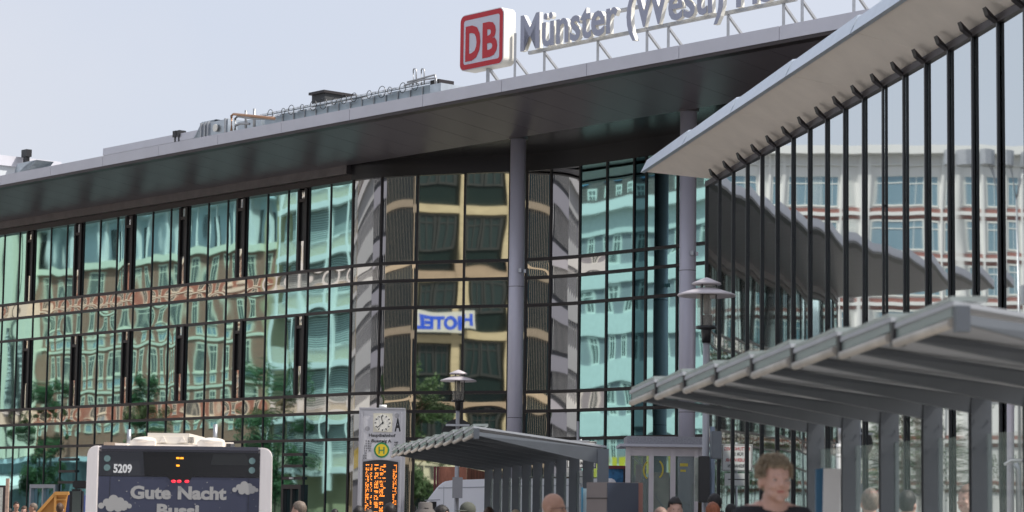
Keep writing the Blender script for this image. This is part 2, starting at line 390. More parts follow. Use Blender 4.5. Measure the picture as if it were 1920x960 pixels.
one(lambda b: b.box(ST, SR, s660+NC*MOD, 62, 74, 0, ZF-.3), 'rear_wall', mat('rear_wall', (.25,.25,.26), .7), st)
for a in (80, 74, 66.5, 60.5, 51.2, 42.6): one(lambda b: b.box(ST, a, a+.32, DE+2.6, DE+2.72, zi+.15, zi+.23), 'ceiling_light', M['black'], st)
for px, z in ((971.5, 0), (1290.5, 0)):
    q = at(px, 300, 1); k = DW-.1; r = ray(px, 300); r = r*(k/r.dot(ST.n)); dm = .225
    c = one(lambda b: b.tube([(r.x, r.y, 0), (r.x, r.y, ZS+.35)], dm, 40), 'column', M['column'], st)
    one(lambda b: b.tube([(r.x, r.y, ZS-.03), (r.x, r.y, ZS+.3)], dm+.06, 40), 'collar', M['frieze'], c); [one(lambda b: b.tube([(r.x, r.y, zz_), (r.x, r.y, zz_+.015)], dm+.002, 40), 'joint', M['frame_b'], c) for zz_ in (4.4, 8.2)]
    one(lambda b: b.wbox(r.x+.05, r.x+.13, r.y-.3, r.y-.22, 8.6, 8.72), 'floodlight', M['steel'], c); one(lambda b: b.wbox(r.x+.2, r.x+.27, r.y-.2, r.y-.14, 8.6, 8.70), 'floodlight', M['steel'], c)
# entrance door and door by the bus
def door(a0, a1, zt, mt, name):
    f = one(lambda b: (b.box(ST, a0, a0+.12, DW-.14, DW-.002, 0, zt), b.box(ST, a1-.12, a1, DW-.14, DW-.002, 0, zt), b.box(ST, a0+.12, a1-.12, DW-.139, DW-.003, zt-.14, zt),
                       b.box(ST, (a0+a1)/2-.05, (a0+a1)/2+.05, DW-.12, DW-.004, 0, zt-.14)), name, mt, st)
    return f
a_, _ = ST.hit(110, 900, DW); b_, _ = ST.hit(62, 900, DW); door(a_, b_, 2.52, mat('door_alu', (.4,.42,.48), .4, .6), 'door_frame')
a_, _ = ST.hit(571, 900, DW); b_, _ = ST.hit(534, 900, DW)
f = door(a_, b_, 2.5, M['frame_b'], 'door_frame')
f2 = one(lambda b: [b.box(ST, a_, b_, DW-.1, DW-.003, z, z+.09) for z in (2.66, 3.05, 3.42)], 'transom', M['frame_b'], st)
one(lambda b: b.box(ST, (a_+b_)/2-.08, (a_+b_)/2+.1, DW-.15, DW-.10, 2.68, 2.73), 'door_lamp', M['white'], f)
a2_, _ = ST.hit(145, 860, DW); b2_, _ = ST.hit(114, 860, DW)
one(lambda b: [b.box(ST, a2_, b2_, DW-.1, DW-.003, z, z+.09) for z in (2.55, 2.95, 3.38)], 'transom', M['frame_b'], st)

# ------------------------------------------------------------------ roof signs
D_S = 43.35; XR = -ST.u; NS = -ST.n
sa, z0 = ST.hit(862, 131, D_S); sb, _ = ST.hit(944, 122, D_S)
z0 = 12.05+EYE - .02; sw = sa-sb; sh = 1.60
def rrect(s0, s1, z0_, z1_, rad, d, n=7):
    pts = []
    for cx, cz, a in ((s1-rad, z0_+rad, -90), (s1-rad, z1_-rad, 0), (s0+rad, z1_-rad, 90), (s0+rad, z0_+rad, 180)):
        for i in range(n+1):
            t = R(a+90*i/n); pts.append(ST.p(cx+rad*math.cos(t), d, cz+rad*math.sin(t)))
    return pts
db = empty('logo_sign', ST.p((sa+sb)/2, D_S, ZF), 'white rounded box sign with red letters DB in a red frame on the roof edge', 'sign')
M['red'] = mat('sign_red', (.52,.012,.025), .35); M['sign_white'] = mat('sign_white', (.62,.64,.74), .35); M['cream'] = mat('sign_case', (.80,.78,.72), .4)
_, zb = ST.hit(903, 127, D_S); z0 = zb; z1 = z0+sh
one(lambda b: b.prism(rrect(sb, sa, z0, z1, .2, D_S), ST.n*.42), 'case', M['cream'], db)
one(lambda b: b.prism(rrect(sb+.015, sa-.015, z0+.015, z1-.015, .19, D_S-.012), ST.n*.01), 'face', M['sign_white'], db)
def ring(b):
    o1 = rrect(sb+.03, sa-.03, z0+.03, z1-.03, .17, D_S-.018); i1 = rrect(sb+.17, sa-.17, z0+.17, z1-.17, .08, D_S-.018); n = len(o1)
    for k in range(n):
        b.prism([o1[k], o1[(k+1)%n], i1[(k+1)%n], i1[k]], ST.n*.005)
one(ring, 'red_frame', M['red'], db)
lw = sw-.34-.18
me = text_mesh('D', 1, .035, 0); h0 = yr(me)[1]-yr(me)[0]; bpy.data.meshes.remove(me)
fit_text('letter', 'D', M['red'], db, ST.p(sa-.26, D_S-.02, z0+.30), XR, NS, lw*.47, sh-.60, off=.035, ext=.004)
fit_text('letter', 'B', M['red'], db, ST.p(sa-.26-lw*.54, D_S-.02, z0+.30), XR, NS, lw*.46, sh-.60, off=.035, ext=.004)
one(lambda b: (b.bar(ST.p((sa+sb)/2-.05, D_S+.2, ZF-.2), ST.p((sa+sb)/2-.05, D_S+.2, z0+.1), .1, .1), b.bar(ST.p((sa+sb)/2-.05, D_S+.25, z0), ST.p((sa+sb)/2-.05, D_S+1.1, ZF-.1), .07, .07)), 'post', M['steel'], db)
# letters
ns = empty('station_name_sign', ST.p(46, D_S, ZF), 'grey channel letters spelling Münster (Westf) Hbf on struts above the roof edge', 'sign')
t0, zt = ST.hit(976, 91, D_S); t1, _ = ST.hit(1357, 30, D_S)
body = 'Münster (Westf) Hbf'; ref = text_mesh('H', 1); h0 = yr(ref)[1]-yr(ref)[0]; K = .94/h0
full = text_mesh('Münster (Westf)', 1, .02); fx = xr(full); KX = (t0-t1)/(fx[1]-fx[0])
zbase = 12.68+EYE-.02
M['letter'] = mat('letter_face', (.36,.38,.48), .4)
lt_end = t0
for i, ch in enumerate(body):
    if ch == ' ': continue
    pr = text_mesh(body[:i+1], 1, .02, 0); cm = text_mesh(ch, 1, .02, 0); ox = (xr(pr)[1]-xr(cm)[1]-fx[0])*KX
    fa = text_mesh(ch, 1, .018, .006); place_text(fa, ST.p(t0-ox, D_S-.008, zbase), XR, Vector((0,0,1)), NS, KX, K)
    l = link('letter', fa, M['letter'], ns)
    bd = text_mesh(ch, 1, .018, .06); place_text(bd, ST.p(t0-ox, D_S+.063, zbase), XR, Vector((0,0,1)), NS, KX, K); link('return', bd, M['cream'], l)
    lt_end = t0-ox-xr(cm)[1]*KX
one(lambda b: (b.bar(ST.p(t0-.0, D_S+.32, zbase-.02), ST.p(lt_end, D_S+.32, zbase-.02), .09, .09), b.bar(ST.p(t0-1.2, D_S+.32, zbase+.62), ST.p(lt_end, D_S+.32, zbase+.62), .09, .09)), 'rail', M['steel'], ns)
for px in (965, 1020, 1120, 1212, 1252, 1364, 1468, 1503, 1600):
    a, _ = ST.hit(px, 80, D_S+.32)
    top = zbase+.62 if px in (965,) else zbase
    one(lambda b: (b.bar(ST.p(a, D_S+.34, ZF-.2), ST.p(a, D_S+.34, top), .07, .07), b.bar(ST.p(a-.02, D_S+.34, zbase-.1), ST.p(a-.02, D_S+1.5, ZF-.15), .06, .06)), 'strut', M['steel'], ns)

# ------------------------------------------------------------------ rooftop plant
def rbox(b, px0, px1, D, ztop, depth, zbot=None):
    a0, _ = ST.hit(px1, 200, D); a1, _ = ST.hit(px0, 200, D); b.box(ST, a0, a1, D, D+depth, ZF-.1 if zbot is None else zbot, ztop)
def rz(px, py, D): return ST.hit(px, py, D)
rb = empty('roof_plant_room', ST.p(110, 58, 8), 'pale metal-clad roof structure at the far left edge of the roof', 'plant room')
r_ = ray(0, 291); k_ = 106.8/r_.dot(ST.u); zl = r_.z*k_+EYE
one(lambda b: b.box(ST, 106.8, 118, 55.9, 62, 8, zl-.5), 'wall', mat('cladding_pale', (.55,.58,.62), .5, noise_amt=.05), rb)
one(lambda b: b.box(ST, 106.65, 118, 55.7, 62.2, zl-.5, zl), 'parapet', M['fascia'], rb)
def vent(px, py, D, h=.7, w_=.3):
    a, z = rz(px, py, D); e = empty('roof_vent', ST.p(a, D, z-h))
    one(lambda b: (b.box(ST, a-w_*.3, a+w_*.3, D-.1, D+.1, z-h, z-h*.4), b.box(ST, a-w_/2, a+w_/2, D-.15, D+.15, z-h*.4, z)), 'cowl', M['black'], e); return e
e = vent(50, 281, 60, .9, .5); tag(e, 'black vent cowl on top of the pale far-left roof structure', 'roof vent')
e = vent(333, 246, 50, .6, .22); tag(e, 'left one of two small black vent cowls beside the curved duct', 'roof vent')
e = vent(340, 245, 50, .6, .2); tag(e, 'right one of two small black vent cowls beside the curved duct', 'roof vent')
# duct with a bend
M['duct'] = mat('duct_zinc', (.5,.55,.6), .32, .75, noise_amt=.12, noise_scale=3)
dk = empty('ventilation_duct', ST.p(66, 48, ZF), 'silver ventilation duct with a rounded bend lying along the roof edge', 'duct')
def bend(b, pxl, pxr, pyt, D, depth):
    al, zt = rz(pxl, pyt, D); ar, _ = rz(pxr, pyt, D); rr = zt-ZF+.3; pts = []
    for i in range(11):
        t = R(90*i/10); pts.append(ST.p(al-rr+rr*math.cos(t), D, ZF-.3+rr*math.sin(t)))
    pts += [ST.p(ar, D, zt), ST.p(ar, D, ZF-.3)]; b.prism(pts, ST.n*depth)
one(lambda b: bend(b, 343, 378, 236, 47, 1.0), 'bend', M['duct'], dk)
one(lambda b: rbox(b, 378, 428, 46.9, rz(400, 228, 46.9)[1], 1.2), 'duct_body', M['duct'], dk)
for px in (377, 384, 390, 422): one(lambda b: rbox(b, px-1, px+1.5, 46.84, rz(400, 226, 46.84)[1], 1.3), 'flange', M['steel'], dk)
one(lambda b: b.tube([ST.p(rz(405,239,46.85)[0], 46.86, rz(405,240,46.85)[1]), ST.p(rz(405,239,46.85)[0], 46.8, rz(405,240,46.85)[1])], .13, 16), 'inspection_hatch', M['cream'], dk)
dk2 = empty('round_duct', ST.p(84, 50, ZF), 'short rounded silver duct behind the roof edge at far left', 'duct')
one(lambda b: bend(b, 6, 32, 312, 50, .8), 'bend', M['duct'], dk2)
# low slab
sl_ = empty('roof_hatch_slab', ST.p(70, 50, ZF), 'long low grey roof slab between the ducts and the far left', 'roof slab')
a0, z_ = rz(310, 257, 50); a1, _ = rz(200, 276, 50)
one(lambda b: b.box(ST, a0-3, a1, 50, 54, ZF-.1, z_-.28), 'slab_wall', M['steel'], sl_); one(lambda b: b.box(ST, a0-3.1, a1+.1, 49.9, 54.1, z_-.28, z_), 'slab_top', M['fascia'], sl_)
def cable(b):
    for px in range(120, 330, 14):
        a, z = rz(px, 300, 45.5); b.bar(ST.p(a, 45.5, ZF-.1), ST.p(a, 45.5, ZF+.22), .1, .05)
    a0, _ = rz(330,250,45.5); a1, _ = rz(60,250,45.5); b.bar(ST.p(a0,45.5,ZF+.2), ST.p(a1,45.5,ZF+.2), .1, .14)
tag(one(cable, 'roof_rail', M['duct'], None, ST.p(75,45.5,ZF)), 'thin silver rail running along the left roof edge', 'rail')
# copper pipes
cp = mat('copper_pipe', (.50,.30,.20), .35, .8)
pp = empty('roof_pipework', ST.p(63, 47, ZF), 'bent steel and copper pipes rising beside the duct on the roof', 'pipes')
def pipe(b, pxs, D, r=.035): b.tube([ST.p(rz(x, y, D)[0], D, rz(x, y, D)[1]) for x, y in pxs], r, 8)
one(lambda b: pipe(b, [(434,245),(434,217),(438,214),(460,216),(515,222)], 46.2, .045), 'pipe', cp, pp)
one(lambda b: pipe(b, [(441,244),(441,222),(446,218),(465,221),(515,223.5)], 46.3, .04), 'pipe', M['steel'], pp)
one(lambda b: pipe(b, [(441,236),(450,232),(468,232)], 46.3, .04), 'pipe', M['steel'], pp)
one(lambda b: (pipe(b, [(461,240),(461,207)], 46.5, .045), pipe(b, [(477,238),(477,204)], 46.4, .05)), 'support_post', M['steel'], pp)
one(lambda b: rbox(b, 446, 490, 47, rz(460, 226, 47)[1], .5), 'insulated_box', M['duct'], pp)
# long plant housing with cable loops
ph = empty('rooftop_plant_housing', ST.p(56, 47, ZF), 'long low pale metal housing with cable loops along the roof edge', 'plant housing')
def zroof(px, py, D): return rz(px, py, D)[1]
one(lambda b: rbox(b, 497, 818, 47, zroof(650, 189, 47), 3), 'housing_wall', mat('housing', (.42,.5,.57), .4, .3, noise_amt=.08), ph)
a0, _ = rz(818, 150, 47); a1, _ = rz(497, 210, 47); zh = zroof(650, 189, 47)
one(lambda b: [b.box(ST, a0+k*.62, a0+k*.62+.03, 46.96, 46.99, ZF, zh-.02) for k in range(int((a1-a0)/.62))], 'panel_joint', M['steel'], ph)
one(lambda b: (b.bar(ST.p(a0,46.85,zh+.03), ST.p(a1,46.85,zh+.03), .12, .06), [b.bar(ST.p(a0+k,46.83,zh-.08), ST.p(a0+k+.5,46.83,zh-.08), .04, .06) for k in range(1, int(a1-a0), 1)]), 'cable_tray', mat('alu_bright', (.75,.77,.8), .25, .9), ph)
rnd = random.Random(3)
for k in range(14):
    a = a0+.6+(a1-a0-1)*(k+rnd.random()*.5)/14; rr = rnd.uniform(.10,.2)
    one(lambda b: b.tube([ST.p(a+rr*math.cos(R(t)), 46.7, zh-.02+rr*math.sin(R(t))) for t in range(0, 361, 30)], .012, 5, cap=False), 'cable_loop', M['black'], ph)
bx = empty('dark_roof_cabinet', ST.p(58, 54, ZF), 'black flat-topped cabinet standing behind the pale roof housing', 'roof cabinet')
a0b, zc = rz(609, 174, 54); a1b, _ = rz(585, 172, 54)
one(lambda b: b.box(ST, a0b, a1b, 54, 68, ZF-.1, zc), 'cabinet_wall', mat('anthracite', (.03,.033,.037), .6), bx); one(lambda b: b.box(ST, a0b-.08, a1b+.08, 53.9, 68.1, zc, zc+.1), 'cabinet_top', M['frame'], bx)
# ladder hoops and rail at the right end
rl = empty('roof_ladder_rail', ST.p(52, 46.5, ZF), 'steel guard rails and two hoops at the right end of the roof housing', 'guard rail')
one(lambda b: (pipe(b, [(764,154),(790,147),(816,140)], 46.4, .03), pipe(b, [(758,160),(790,150),(818,146),(818,160)], 46.4, .03), pipe(b, [(816,140),(816,160)], 46.4, .03)), 'rail', M['steel'], rl)
for x in (775, 790):
    one(lambda b: pipe(b, [(x,160),(x,132),(x+1,129),(x+4,129),(x+5.5,132),(x+5.5,158)], 46.5, .022), 'hoop', M['steel'], rl)
one(lambda b: rbox(b, 806, 822, 46.6, zroof(812, 150, 46.6), .6), 'valve_box', M['frame'], rl)
one(lambda b: (rbox(b, 806, 826, 46.0, zroof(812, 158, 46.0), 2)), 'step_box', M['duct'], rl)

# ------------------------------------------------------------------ pavilion on the right
E = 13.8; pv = empty('glass_pavilion', PV.p(50, E, 0), 'tall pavilion wall of narrow glass panes behind black vertical fins under a beige canopy', 'pavilion')
OV = .85
def q_of(px, D=E): return PV.hit(px, 500, D)[0]
def top_wall(q):
    return None
q0, h0_ = PV.hit(1331, 343, E); q1, h1_ = PV.hit(1901, 20, E)
e0, g0 = PV.hit(1204, 322, E-OV); e1, g1 = PV.hit(1690, 0, E-OV)
def zw(q): return h0_+(h1_-h0_)*(q-q0)/(q1-q0)
def ze_(q): return g0+(g1-g0)*(q-e0)/(e1-e0)
w_f = 1.0; fins = []; k = 0
q_first = q_of(1376); nf = 34
for k in range(nf):
    q = q_first-k*w_f; fins.append(q)
qs = [q_of(1325)] + fins
fins2 = [q_of(1326), q_of(1350)]+fins
pl = [q_of(1326), q_of(1350)]+fins
for i in range(len(pl)-1):
    a, b_ = pl[i], pl[i+1]; ps = PV.p(a, E, 0); pe = PV.p(b_, E, 0); zz = min(zw(a), zw(b_))+.02
    if i < 26:
        cm_ = (ps+pe)/2; pxm = 960+F*cm_.x/cm_.y; al = -12.5+2.1*(min(max(pxm,1330),1900)-1337)/455; rm = Matrix.Rotation(R(-(al+10.95)), 3, 'Z'); ps = cm_+rm@(ps-cm_); pe = cm_+rm@(pe-cm_)
        me = pane_mesh([([(ps.x, ps.y), (pe.x, pe.y)], 0.02, (zw(a)+zw(b_))/2, 'g_pav')], .35)
        link('glass_pane', me, [], pv)
for i, q in enumerate(pl[:27]):
    f = one(lambda b: b.box(PV, q-.025, q+.025, E-.047, E-.01, 0, zw(q)-.02), 'fin', M['black'], pv)
    if i > 1:
        for z in (3.2, 5.0, 6.8): one(lambda b: b.box(PV, q-.045, q+.045, E-.03, E-.012, z, z+.04), 'clamp', M['frame'], f)
M['beige'] = mat('canopy_soffit', (.84,.78,.71), .6, noise_amt=.06, noise_scale=1.2)
M['palealu'] = mat('canopy_edge', (.60,.67,.75), .35, .3, noise_amt=.05)
qe = pl[26]
def canopy_soffit(b):
    n = 8
    for i in range(n):
        a, c = e0+(qe-e0)*i/n, e0+(qe-e0)*(i+1)/n; g = .012; p0 = pl[0]+.03; a2, c2 = p0+(qe-p0)*i/n, p0+(qe-p0)*(i+1)/n
        b.hull8([PV.p(a-g, E-OV+.05, ze_(a)), PV.p(c+g, E-OV+.05, ze_(c)), PV.p(c2+g, E+.05, zw(c2)+.12), PV.p(a2-g, E+.05, zw(a2)+.12)],
                [PV.p(a-g, E-OV+.05, ze_(a)+.06), PV.p(c+g, E-OV+.05, ze_(c)+.06), PV.p(c2+g, E+.05, zw(c2)+.4), PV.p(a2-g, E+.05, zw(a2)+.4)])
one(canopy_soffit, 'canopy_soffit', M['beige'], pv)
def edge(b):
    n = 8
    for i in range(n):
        a, c = e0+(qe-e0)*i/n, e0+(qe-e0)*(i+1)/n; g = .02
        b.hull8([PV.p(a-g, E-OV-.04, ze_(a)-.02), PV.p(c+g, E-OV-.04, ze_(c)-.02), PV.p(c+g, E-OV+.05, ze_(c)-.03), PV.p(a-g, E-OV+.05, ze_(a)-.03)],
                [PV.p(a-g, E-OV+.10, ze_(a)+.26), PV.p(c+g, E-OV+.10, ze_(c)+.30), PV.p(c+g, E-OV+.3, ze_(c)+.34), PV.p(a-g, E-OV+.3, ze_(a)+.30)])
one(edge, 'canopy_edge', M['palealu'], pv)
one(lambda b: b.hull8([PV.p(e0,E-OV+.12,ze_(e0)+.065), PV.p(qe,E-OV+.12,ze_(qe)+.065), PV.p(qe,E+8,ze_(qe)+.165), PV.p(pl[0],E+8,ze_(e0)+.165)], [PV.p(e0,E-OV+.3,ze_(e0)+.28), PV.p(qe,E-OV+.3,ze_(qe)+.32), PV.p(qe,E+8,ze_(qe)+.36), PV.p(pl[0],E+8,ze_(e0)+.32)]), 'canopy_roof', M['fascia'], pv)
one(lambda b: b.hull8([PV.p(pl[0],E-.06,zw(pl[0])-.06), PV.p(qe,E-.06,zw(qe)-.06), PV.p(qe,E+.04,zw(qe)-.06), PV.p(pl[0],E+.04,zw(pl[0])-.06)], [PV.p(pl[0],E-.06,zw(pl[0])+.05), PV.p(qe,E-.06,zw(qe)+.05), PV.p(qe,E+.04,zw(qe)+.05), PV.p(pl[0],E+.04,zw(pl[0])+.05)]), 'head_rail', M['frame_b'], pv)
for q in pl[1:26]:
    def brk(b):
        zt = zw(q); pts = [PV.p(q, E-.06, zt-.02), PV.p(q, E-.24, zt+.16), PV.p(q, E-.20, zt+.04), PV.p(q, E-.06, zt-.06)]
        b.prism([x - PV.u*.07 for x in pts], PV.u*.14)
    one(brk, 'bracket', M['frame'], pv)
one(lambda b: b.box(PV, qe, pl[0], E+.3, E+8, 0, 8.6), 'inner_wall', mat('inner_dark', (.05,.055,.06), .7), pv)
# ------------------------------------------------------------------ street behind the camera (seen in the glass)
WALL0 = -8.0
MB4 = dict(
 brick = brick_mat('brick_red', (.36,.14,.09), (.29,.115,.08), (.32,.22,.17)),
 cream = mat('render_cream', (.72,.70,.56), .8, noise_amt=.06), sand = mat('sandstone', (.62,.52,.36), .8, noise_amt=.12, noise_scale=1.5, stretch=(1,1,3)),
 win = mat('window_dark', (.025,.045,.05), .12, 0, .5), winb = mat('window_blue', (.22,.34,.40), .2, .3), wframe = mat('window_frame_white', (.74,.75,.7), .5),
 conc = mat('concrete_pale', (.66,.68,.66), .8, noise_amt=.06), dark = mat('dark_cladding', (.05,.055,.06), .4), tile = brick_mat('roof_tiles', (.13,.10,.09), (.10,.085,.08), (.05,.04,.04), 1, .3, .25, .03),
 olive = brick_mat('olive_brick', (.42,.36,.20), (.36,.31,.17), (.40,.36,.25)), slat = None, blue = mat('pale_blue_render', (.58,.70,.76), .7), red = mat('red_panel', (.27,.12,.10), .7),
 shop = mat('shop_teal', (.16,.24,.26), .5, noise_amt=.5, noise_scale=.8), grey = mat('grey_cladding', (.28,.28,.30), .6), lgrey = mat('panel_light_grey', (.48,.48,.52), .6), white = mat('facade_white', (.74,.74,.72), .7))
def slat_mat():
    m = mat('blind_slats', (.55,.6,.58), .6); t = m.node_tree; b = t.nodes['Principled BSDF']; g = t.nodes.new('ShaderNodeNewGeometry'); sp = t.nodes.new('ShaderNodeSeparateXYZ'); t.links.new(g.outputs['Position'], sp.inputs[0])
    a = t.nodes.new('ShaderNodeMath'); a.operation = 'MULTIPLY'; a.inputs[1].default_value = 2*math.pi/.16; s_ = t.nodes.new('ShaderNodeMath'); s_.operation = 'SINE'
    r = t.nodes.new('ShaderNodeValToRGB'); r.color_ramp.elements[0].color = (.10,.13,.13,1); r.color_ramp.elements[1].color = (.62,.66,.64,1); r.color_ramp.elements[0].position = .1; r.color_ramp.elements[1].position = .5
    t.links.new(sp.outputs[2], a.inputs[0]); t.links.new(a.outputs[0], s_.inputs[0]); t.links.new(s_.outputs[0], r.inputs[0]); t.links.new(r.outputs[0], b.inputs['Base Color']); return m
MB4['slat'] = slat_mat()
def window(fr, parent, a, d, z, ww, hh, proto={}, key=None, mats=None, sill=True):
    """a window standing on the wall plane: white frame, dark pane, sill; copies share data"""
    key = (key, round(ww,2), round(hh,2), round(fr.u.x,3))
    base = wloc(parent)
    if key not in proto:
        fm, gm = mats; t = .12
        def f(b):
            b.box(fr, -ww/2, -ww/2+t, 0, .08, 0, hh); b.box(fr, ww/2-t, ww/2, 0, .08, 0, hh); b.box(fr, -ww/2+t, ww/2-t, 0, .079, 0, t); b.box(fr, -ww/2+t, ww/2-t, 0, .079, hh-t, hh)
            b.box(fr, -.035, .035, .0, .07, t, hh-t); b.box(fr, -ww/2+t, ww/2-t, .0, .068, hh*.72, hh*.72+.07)
            if sill: b.box(fr, -ww/2-.12, ww/2+.12, -.02, .16, -.12, -.002)
            b.mi = 1; b.box(fr, -ww/2+t, ww/2-t, .001, .03, t, hh-t)
        b = MB(); f(b); proto[key] = (b.done(), fm, gm)
        proto[key][0].materials.append(fm); proto[key][0].materials.append(gm)
    o = bpy.data.objects.new('window', proto[key][0]); C.objects.link(o); o.parent = parent; o.location = fr.p(a, d, z)-base; return o
# B1 brick hotel
W0 = WALL0
b1 = empty('brick_hotel', ST.p(168, W0, 0), 'long red brick corner hotel with white string courses and a columned top floor', 'building')
one(lambda b: b.box(ST, 144, 205, W0-12, W0, 5.6, 20.4), 'wall', MB4['brick'], b1)
one(lambda b: b.box(ST, 144, 205, W0-12, W0+.02, 0, 5.6), 'shop_front', MB4['shop'], b1)
one(lambda b: b.box(ST, 144, 205, W0+.02, W0+1.0, 5.4, 5.75), 'shop_canopy', MB4['blue'], b1)
for z in (10.75, 14.1, 17.4): one(lambda b: b.box(ST, 144, 205, W0, W0+.12, z, z+.2), 'string_course', MB4['cream'], b1)
one(lambda b: b.box(ST, 144, 205, W0, W0+.35, 20.4, 20.9), 'cornice', MB4['cream'], b1)
one(lambda b: b.box(ST, 144, 205, W0-12, W0-1.4, 20.9, 24.2), 'attic_wall', MB4['blue'], b1)
one(lambda b: b.box(ST, 143.8, 205, W0-12, W0+.5, 24.2, 24.7), 'eaves', MB4['blue'], b1)
one(lambda b: b.hull8([ST.p(144,W0-12,24.7),ST.p(144,W0+.3,24.7),ST.p(205,W0+.3,24.7),ST.p(205,W0-12,24.7)],[ST.p(144,W0-10,29),ST.p(144,W0-3,29),ST.p(205,W0-3,29),ST.p(205,W0-10,29)]), 'roof', MB4['tile'], b1)
for k in range(25):
    a = 145.4+k*2.4
    for z in (7.4, 10.75, 14.1): window(ST, b1, a, W0+.002, z+1.2, 1.25, 1.95, key='b1', mats=(MB4['cream'], MB4['win'])); window(ST, b1, a, W0+.004, z+.3, 1.25, .82, key='b1p', mats=(MB4['cream'], MB4['winb']), sill=False)
    window(ST, b1, a, W0+.002, 17.85, 1.2, 2.35, key='b1', mats=(MB4['cream'], MB4['win']))
    one(lambda b: b.box(ST, a-.15, a+.15, W0-.3, W0, 20.9, 24.2), 'attic_column', MB4['white'], b1)
for k in range(12): one(lambda b: b.box(ST, 146.4+k*5, 147.9+k*5, W0-1.39, W0-1.3, 21.2, 23.6), 'attic_window', MB4['win'], b1)
one(lambda b: (b.box(ST, 175.5, 177.2, W0+.12, W0+1.2, 5.8, 25), b.box(ST, 178.8, 180.6, W0+.12, W0+1.2, 5.8, 25)), 'bay', MB4['cream'], b1)
one(lambda b: b.box(ST, 177.2, 178.8, W0+.12, W0+.6, 5.8, 25), 'bay_glass', MB4['dark'], b1)
for a in (181.9, 178.2):
    sg = one(lambda b: b.box(ST, a-.35, a+.35, W0+1.25, W0+1.35, 9.2, 16.2), 'hanging_sign', MB4['dark'], b1)
    fit_text('lettering', 'KAISERHOF', MB4['wframe'], sg, ST.p(a+.28, W0+1.36, 9.5), Vector((0,0,1)), ST.n, 6.2, .55, off=.02, ext=.004, yd=-ST.u)
# B2 flats with blinds and balconies
b2 = empty('balcony_house', ST.p(132, W0, 0), 'cream and olive apartment house with striped blinds and balcony railings', 'building')
one(lambda b: b.box(ST, 119, 144, W0-12, W0-.01, 0, 25), 'wall', MB4['olive'], b2)
for k in range(6):
    z = 4.2+3.7*k
    one(lambda b: b.box(ST, 119, 142.2, W0-.01, W0+1.15, z, z+.42), 'slab', MB4['white'], b2)
    one(lambda b: b.box(ST, 119, 142.2, W0-.01, W0+.25, z+.42, z+1.35), 'parapet', MB4['olive'], b2)
    one(lambda b: b.box(ST, 119.3, 131, W0+.9, W0+.95, z+1.6, z+3.7), 'blind', MB4['slat'], b2)
    one(lambda b: b.box(ST, 131.6, 141, W0+.35, W0+.4, z+1.4, z+3.6), 'blind', MB4['slat'], b2)
    one(lambda b: [b.box(ST, 119+.17*i, 119+.17*i+.03, W0+1.05, W0+1.08, z+.42, z+1.5) for i in range(136)], 'railing', MB4['white'], b2)
    for i in range(3): window(ST, b2, 121.5+i*7, W0+.26, z+1.5, 2.0, 1.8, key='b2', mats=(MB4['wframe'], MB4['winb']))
for i in range(8): one(lambda b: b.box(ST, 119+3.2*i, 119.2+3.2*i, W0+1.0, W0+1.25, 3, 25.6), 'post', MB4['white'], b2)
one(lambda b: b.box(ST, 119, 144, W0-12, W0+1.3, 26.2, 26.8), 'roof', MB4['conc'], b2)
# B3 banded office with mansard
b3 = empty('banded_office', ST.p(110, W0, 0), 'pale concrete banded office with a tiled mansard roof and skylights', 'building')
one(lambda b: b.box(ST, 92, 119, W0-12, W0-.2, 0, 21.2), 'wall', MB4['grey'], b3)
for k in range(6):
    z = 3.6+3.2*k
    one(lambda b: b.box(ST, 92, 119, W0-.2, W0, z, z+1.45), 'spandrel', MB4['conc'], b3)
    for i in range(13): window(ST, b3, 93.2+i*2.05, W0-.199, z+1.46 if k < 5 else z+1.46, .85, 1.7, key='b3', mats=(MB4['wframe'], MB4['win']), sill=False)
one(lambda b: b.hull8([ST.p(92,W0-12,21.6),ST.p(92,W0+.1,21.6),ST.p(119,W0+.1,21.6),ST.p(119,W0-12,21.6)],[ST.p(92,W0-9,28),ST.p(92,W0-3.4,28),ST.p(119,W0-3.4,28),ST.p(119,W0-9,28)]), 'roof', MB4['tile'], b3)
one(lambda b: b.box(ST, 91.8, 119.2, W0-12, W0+.6, 21.0, 21.7), 'eaves', MB4['white'], b3)
for i in range(9):
    def skl(b):
        a = 93.5+i*2.9; k = 3.5/6.4
        b.prism([ST.p(a,W0+.2-1.6*k,23.2), ST.p(a+1.1,W0+.2-1.6*k,23.2), ST.p(a+1.1,W0+.2-3.0*k,24.6), ST.p(a,W0+.2-3.0*k,24.6)], ST.n*.12)
    one(skl, 'skylight', mat('skylight%d'%i, (.25,.5,.75), .1, .6) if i == 0 else bpy.data.materials['skylight0'], b3)
# B6 grey-white banded narrow house, B5 dark house with sandstone fins, B4 sandstone grid
b6 = empty('grey_office', ST.p(84, W0, 0), 'grey and white office block with narrow horizontal window bands', 'building')
one(lambda b: b.box(ST, 78, 92, W0-12, W0-.1, 0, 24), 'wall', MB4['dark'], b6)
for k in range(7):
    z = 3.4+3.1*k; one(lambda b: b.box(ST, 78, 92, W0-.1, W0+.1, z, z+1.0), 'spandrel', MB4['lgrey'], b6)
    one(lambda b: [b.box(ST, 78+.9*i, 78.12+.9*i, W0-.1, W0+.1, z+1.3, z+3.1) for i in range(16)], 'mullion', MB4['white'], b6)
b5 = empty('dark_finned_house', ST.p(66, W0, 0), 'dark glass house with thin sandstone fins and beams', 'building')
one(lambda b: b.box(ST, 56, 78, W0-12, W0-.3, 0, 25), 'wall', MB4['win'], b5)
for k in range(7):
    z = 4.3+3.45*k; one(lambda b: b.box(ST, 56, 78, W0-.3, W0-.2, z, z+.4), 'beam', MB4['sand'], b5)
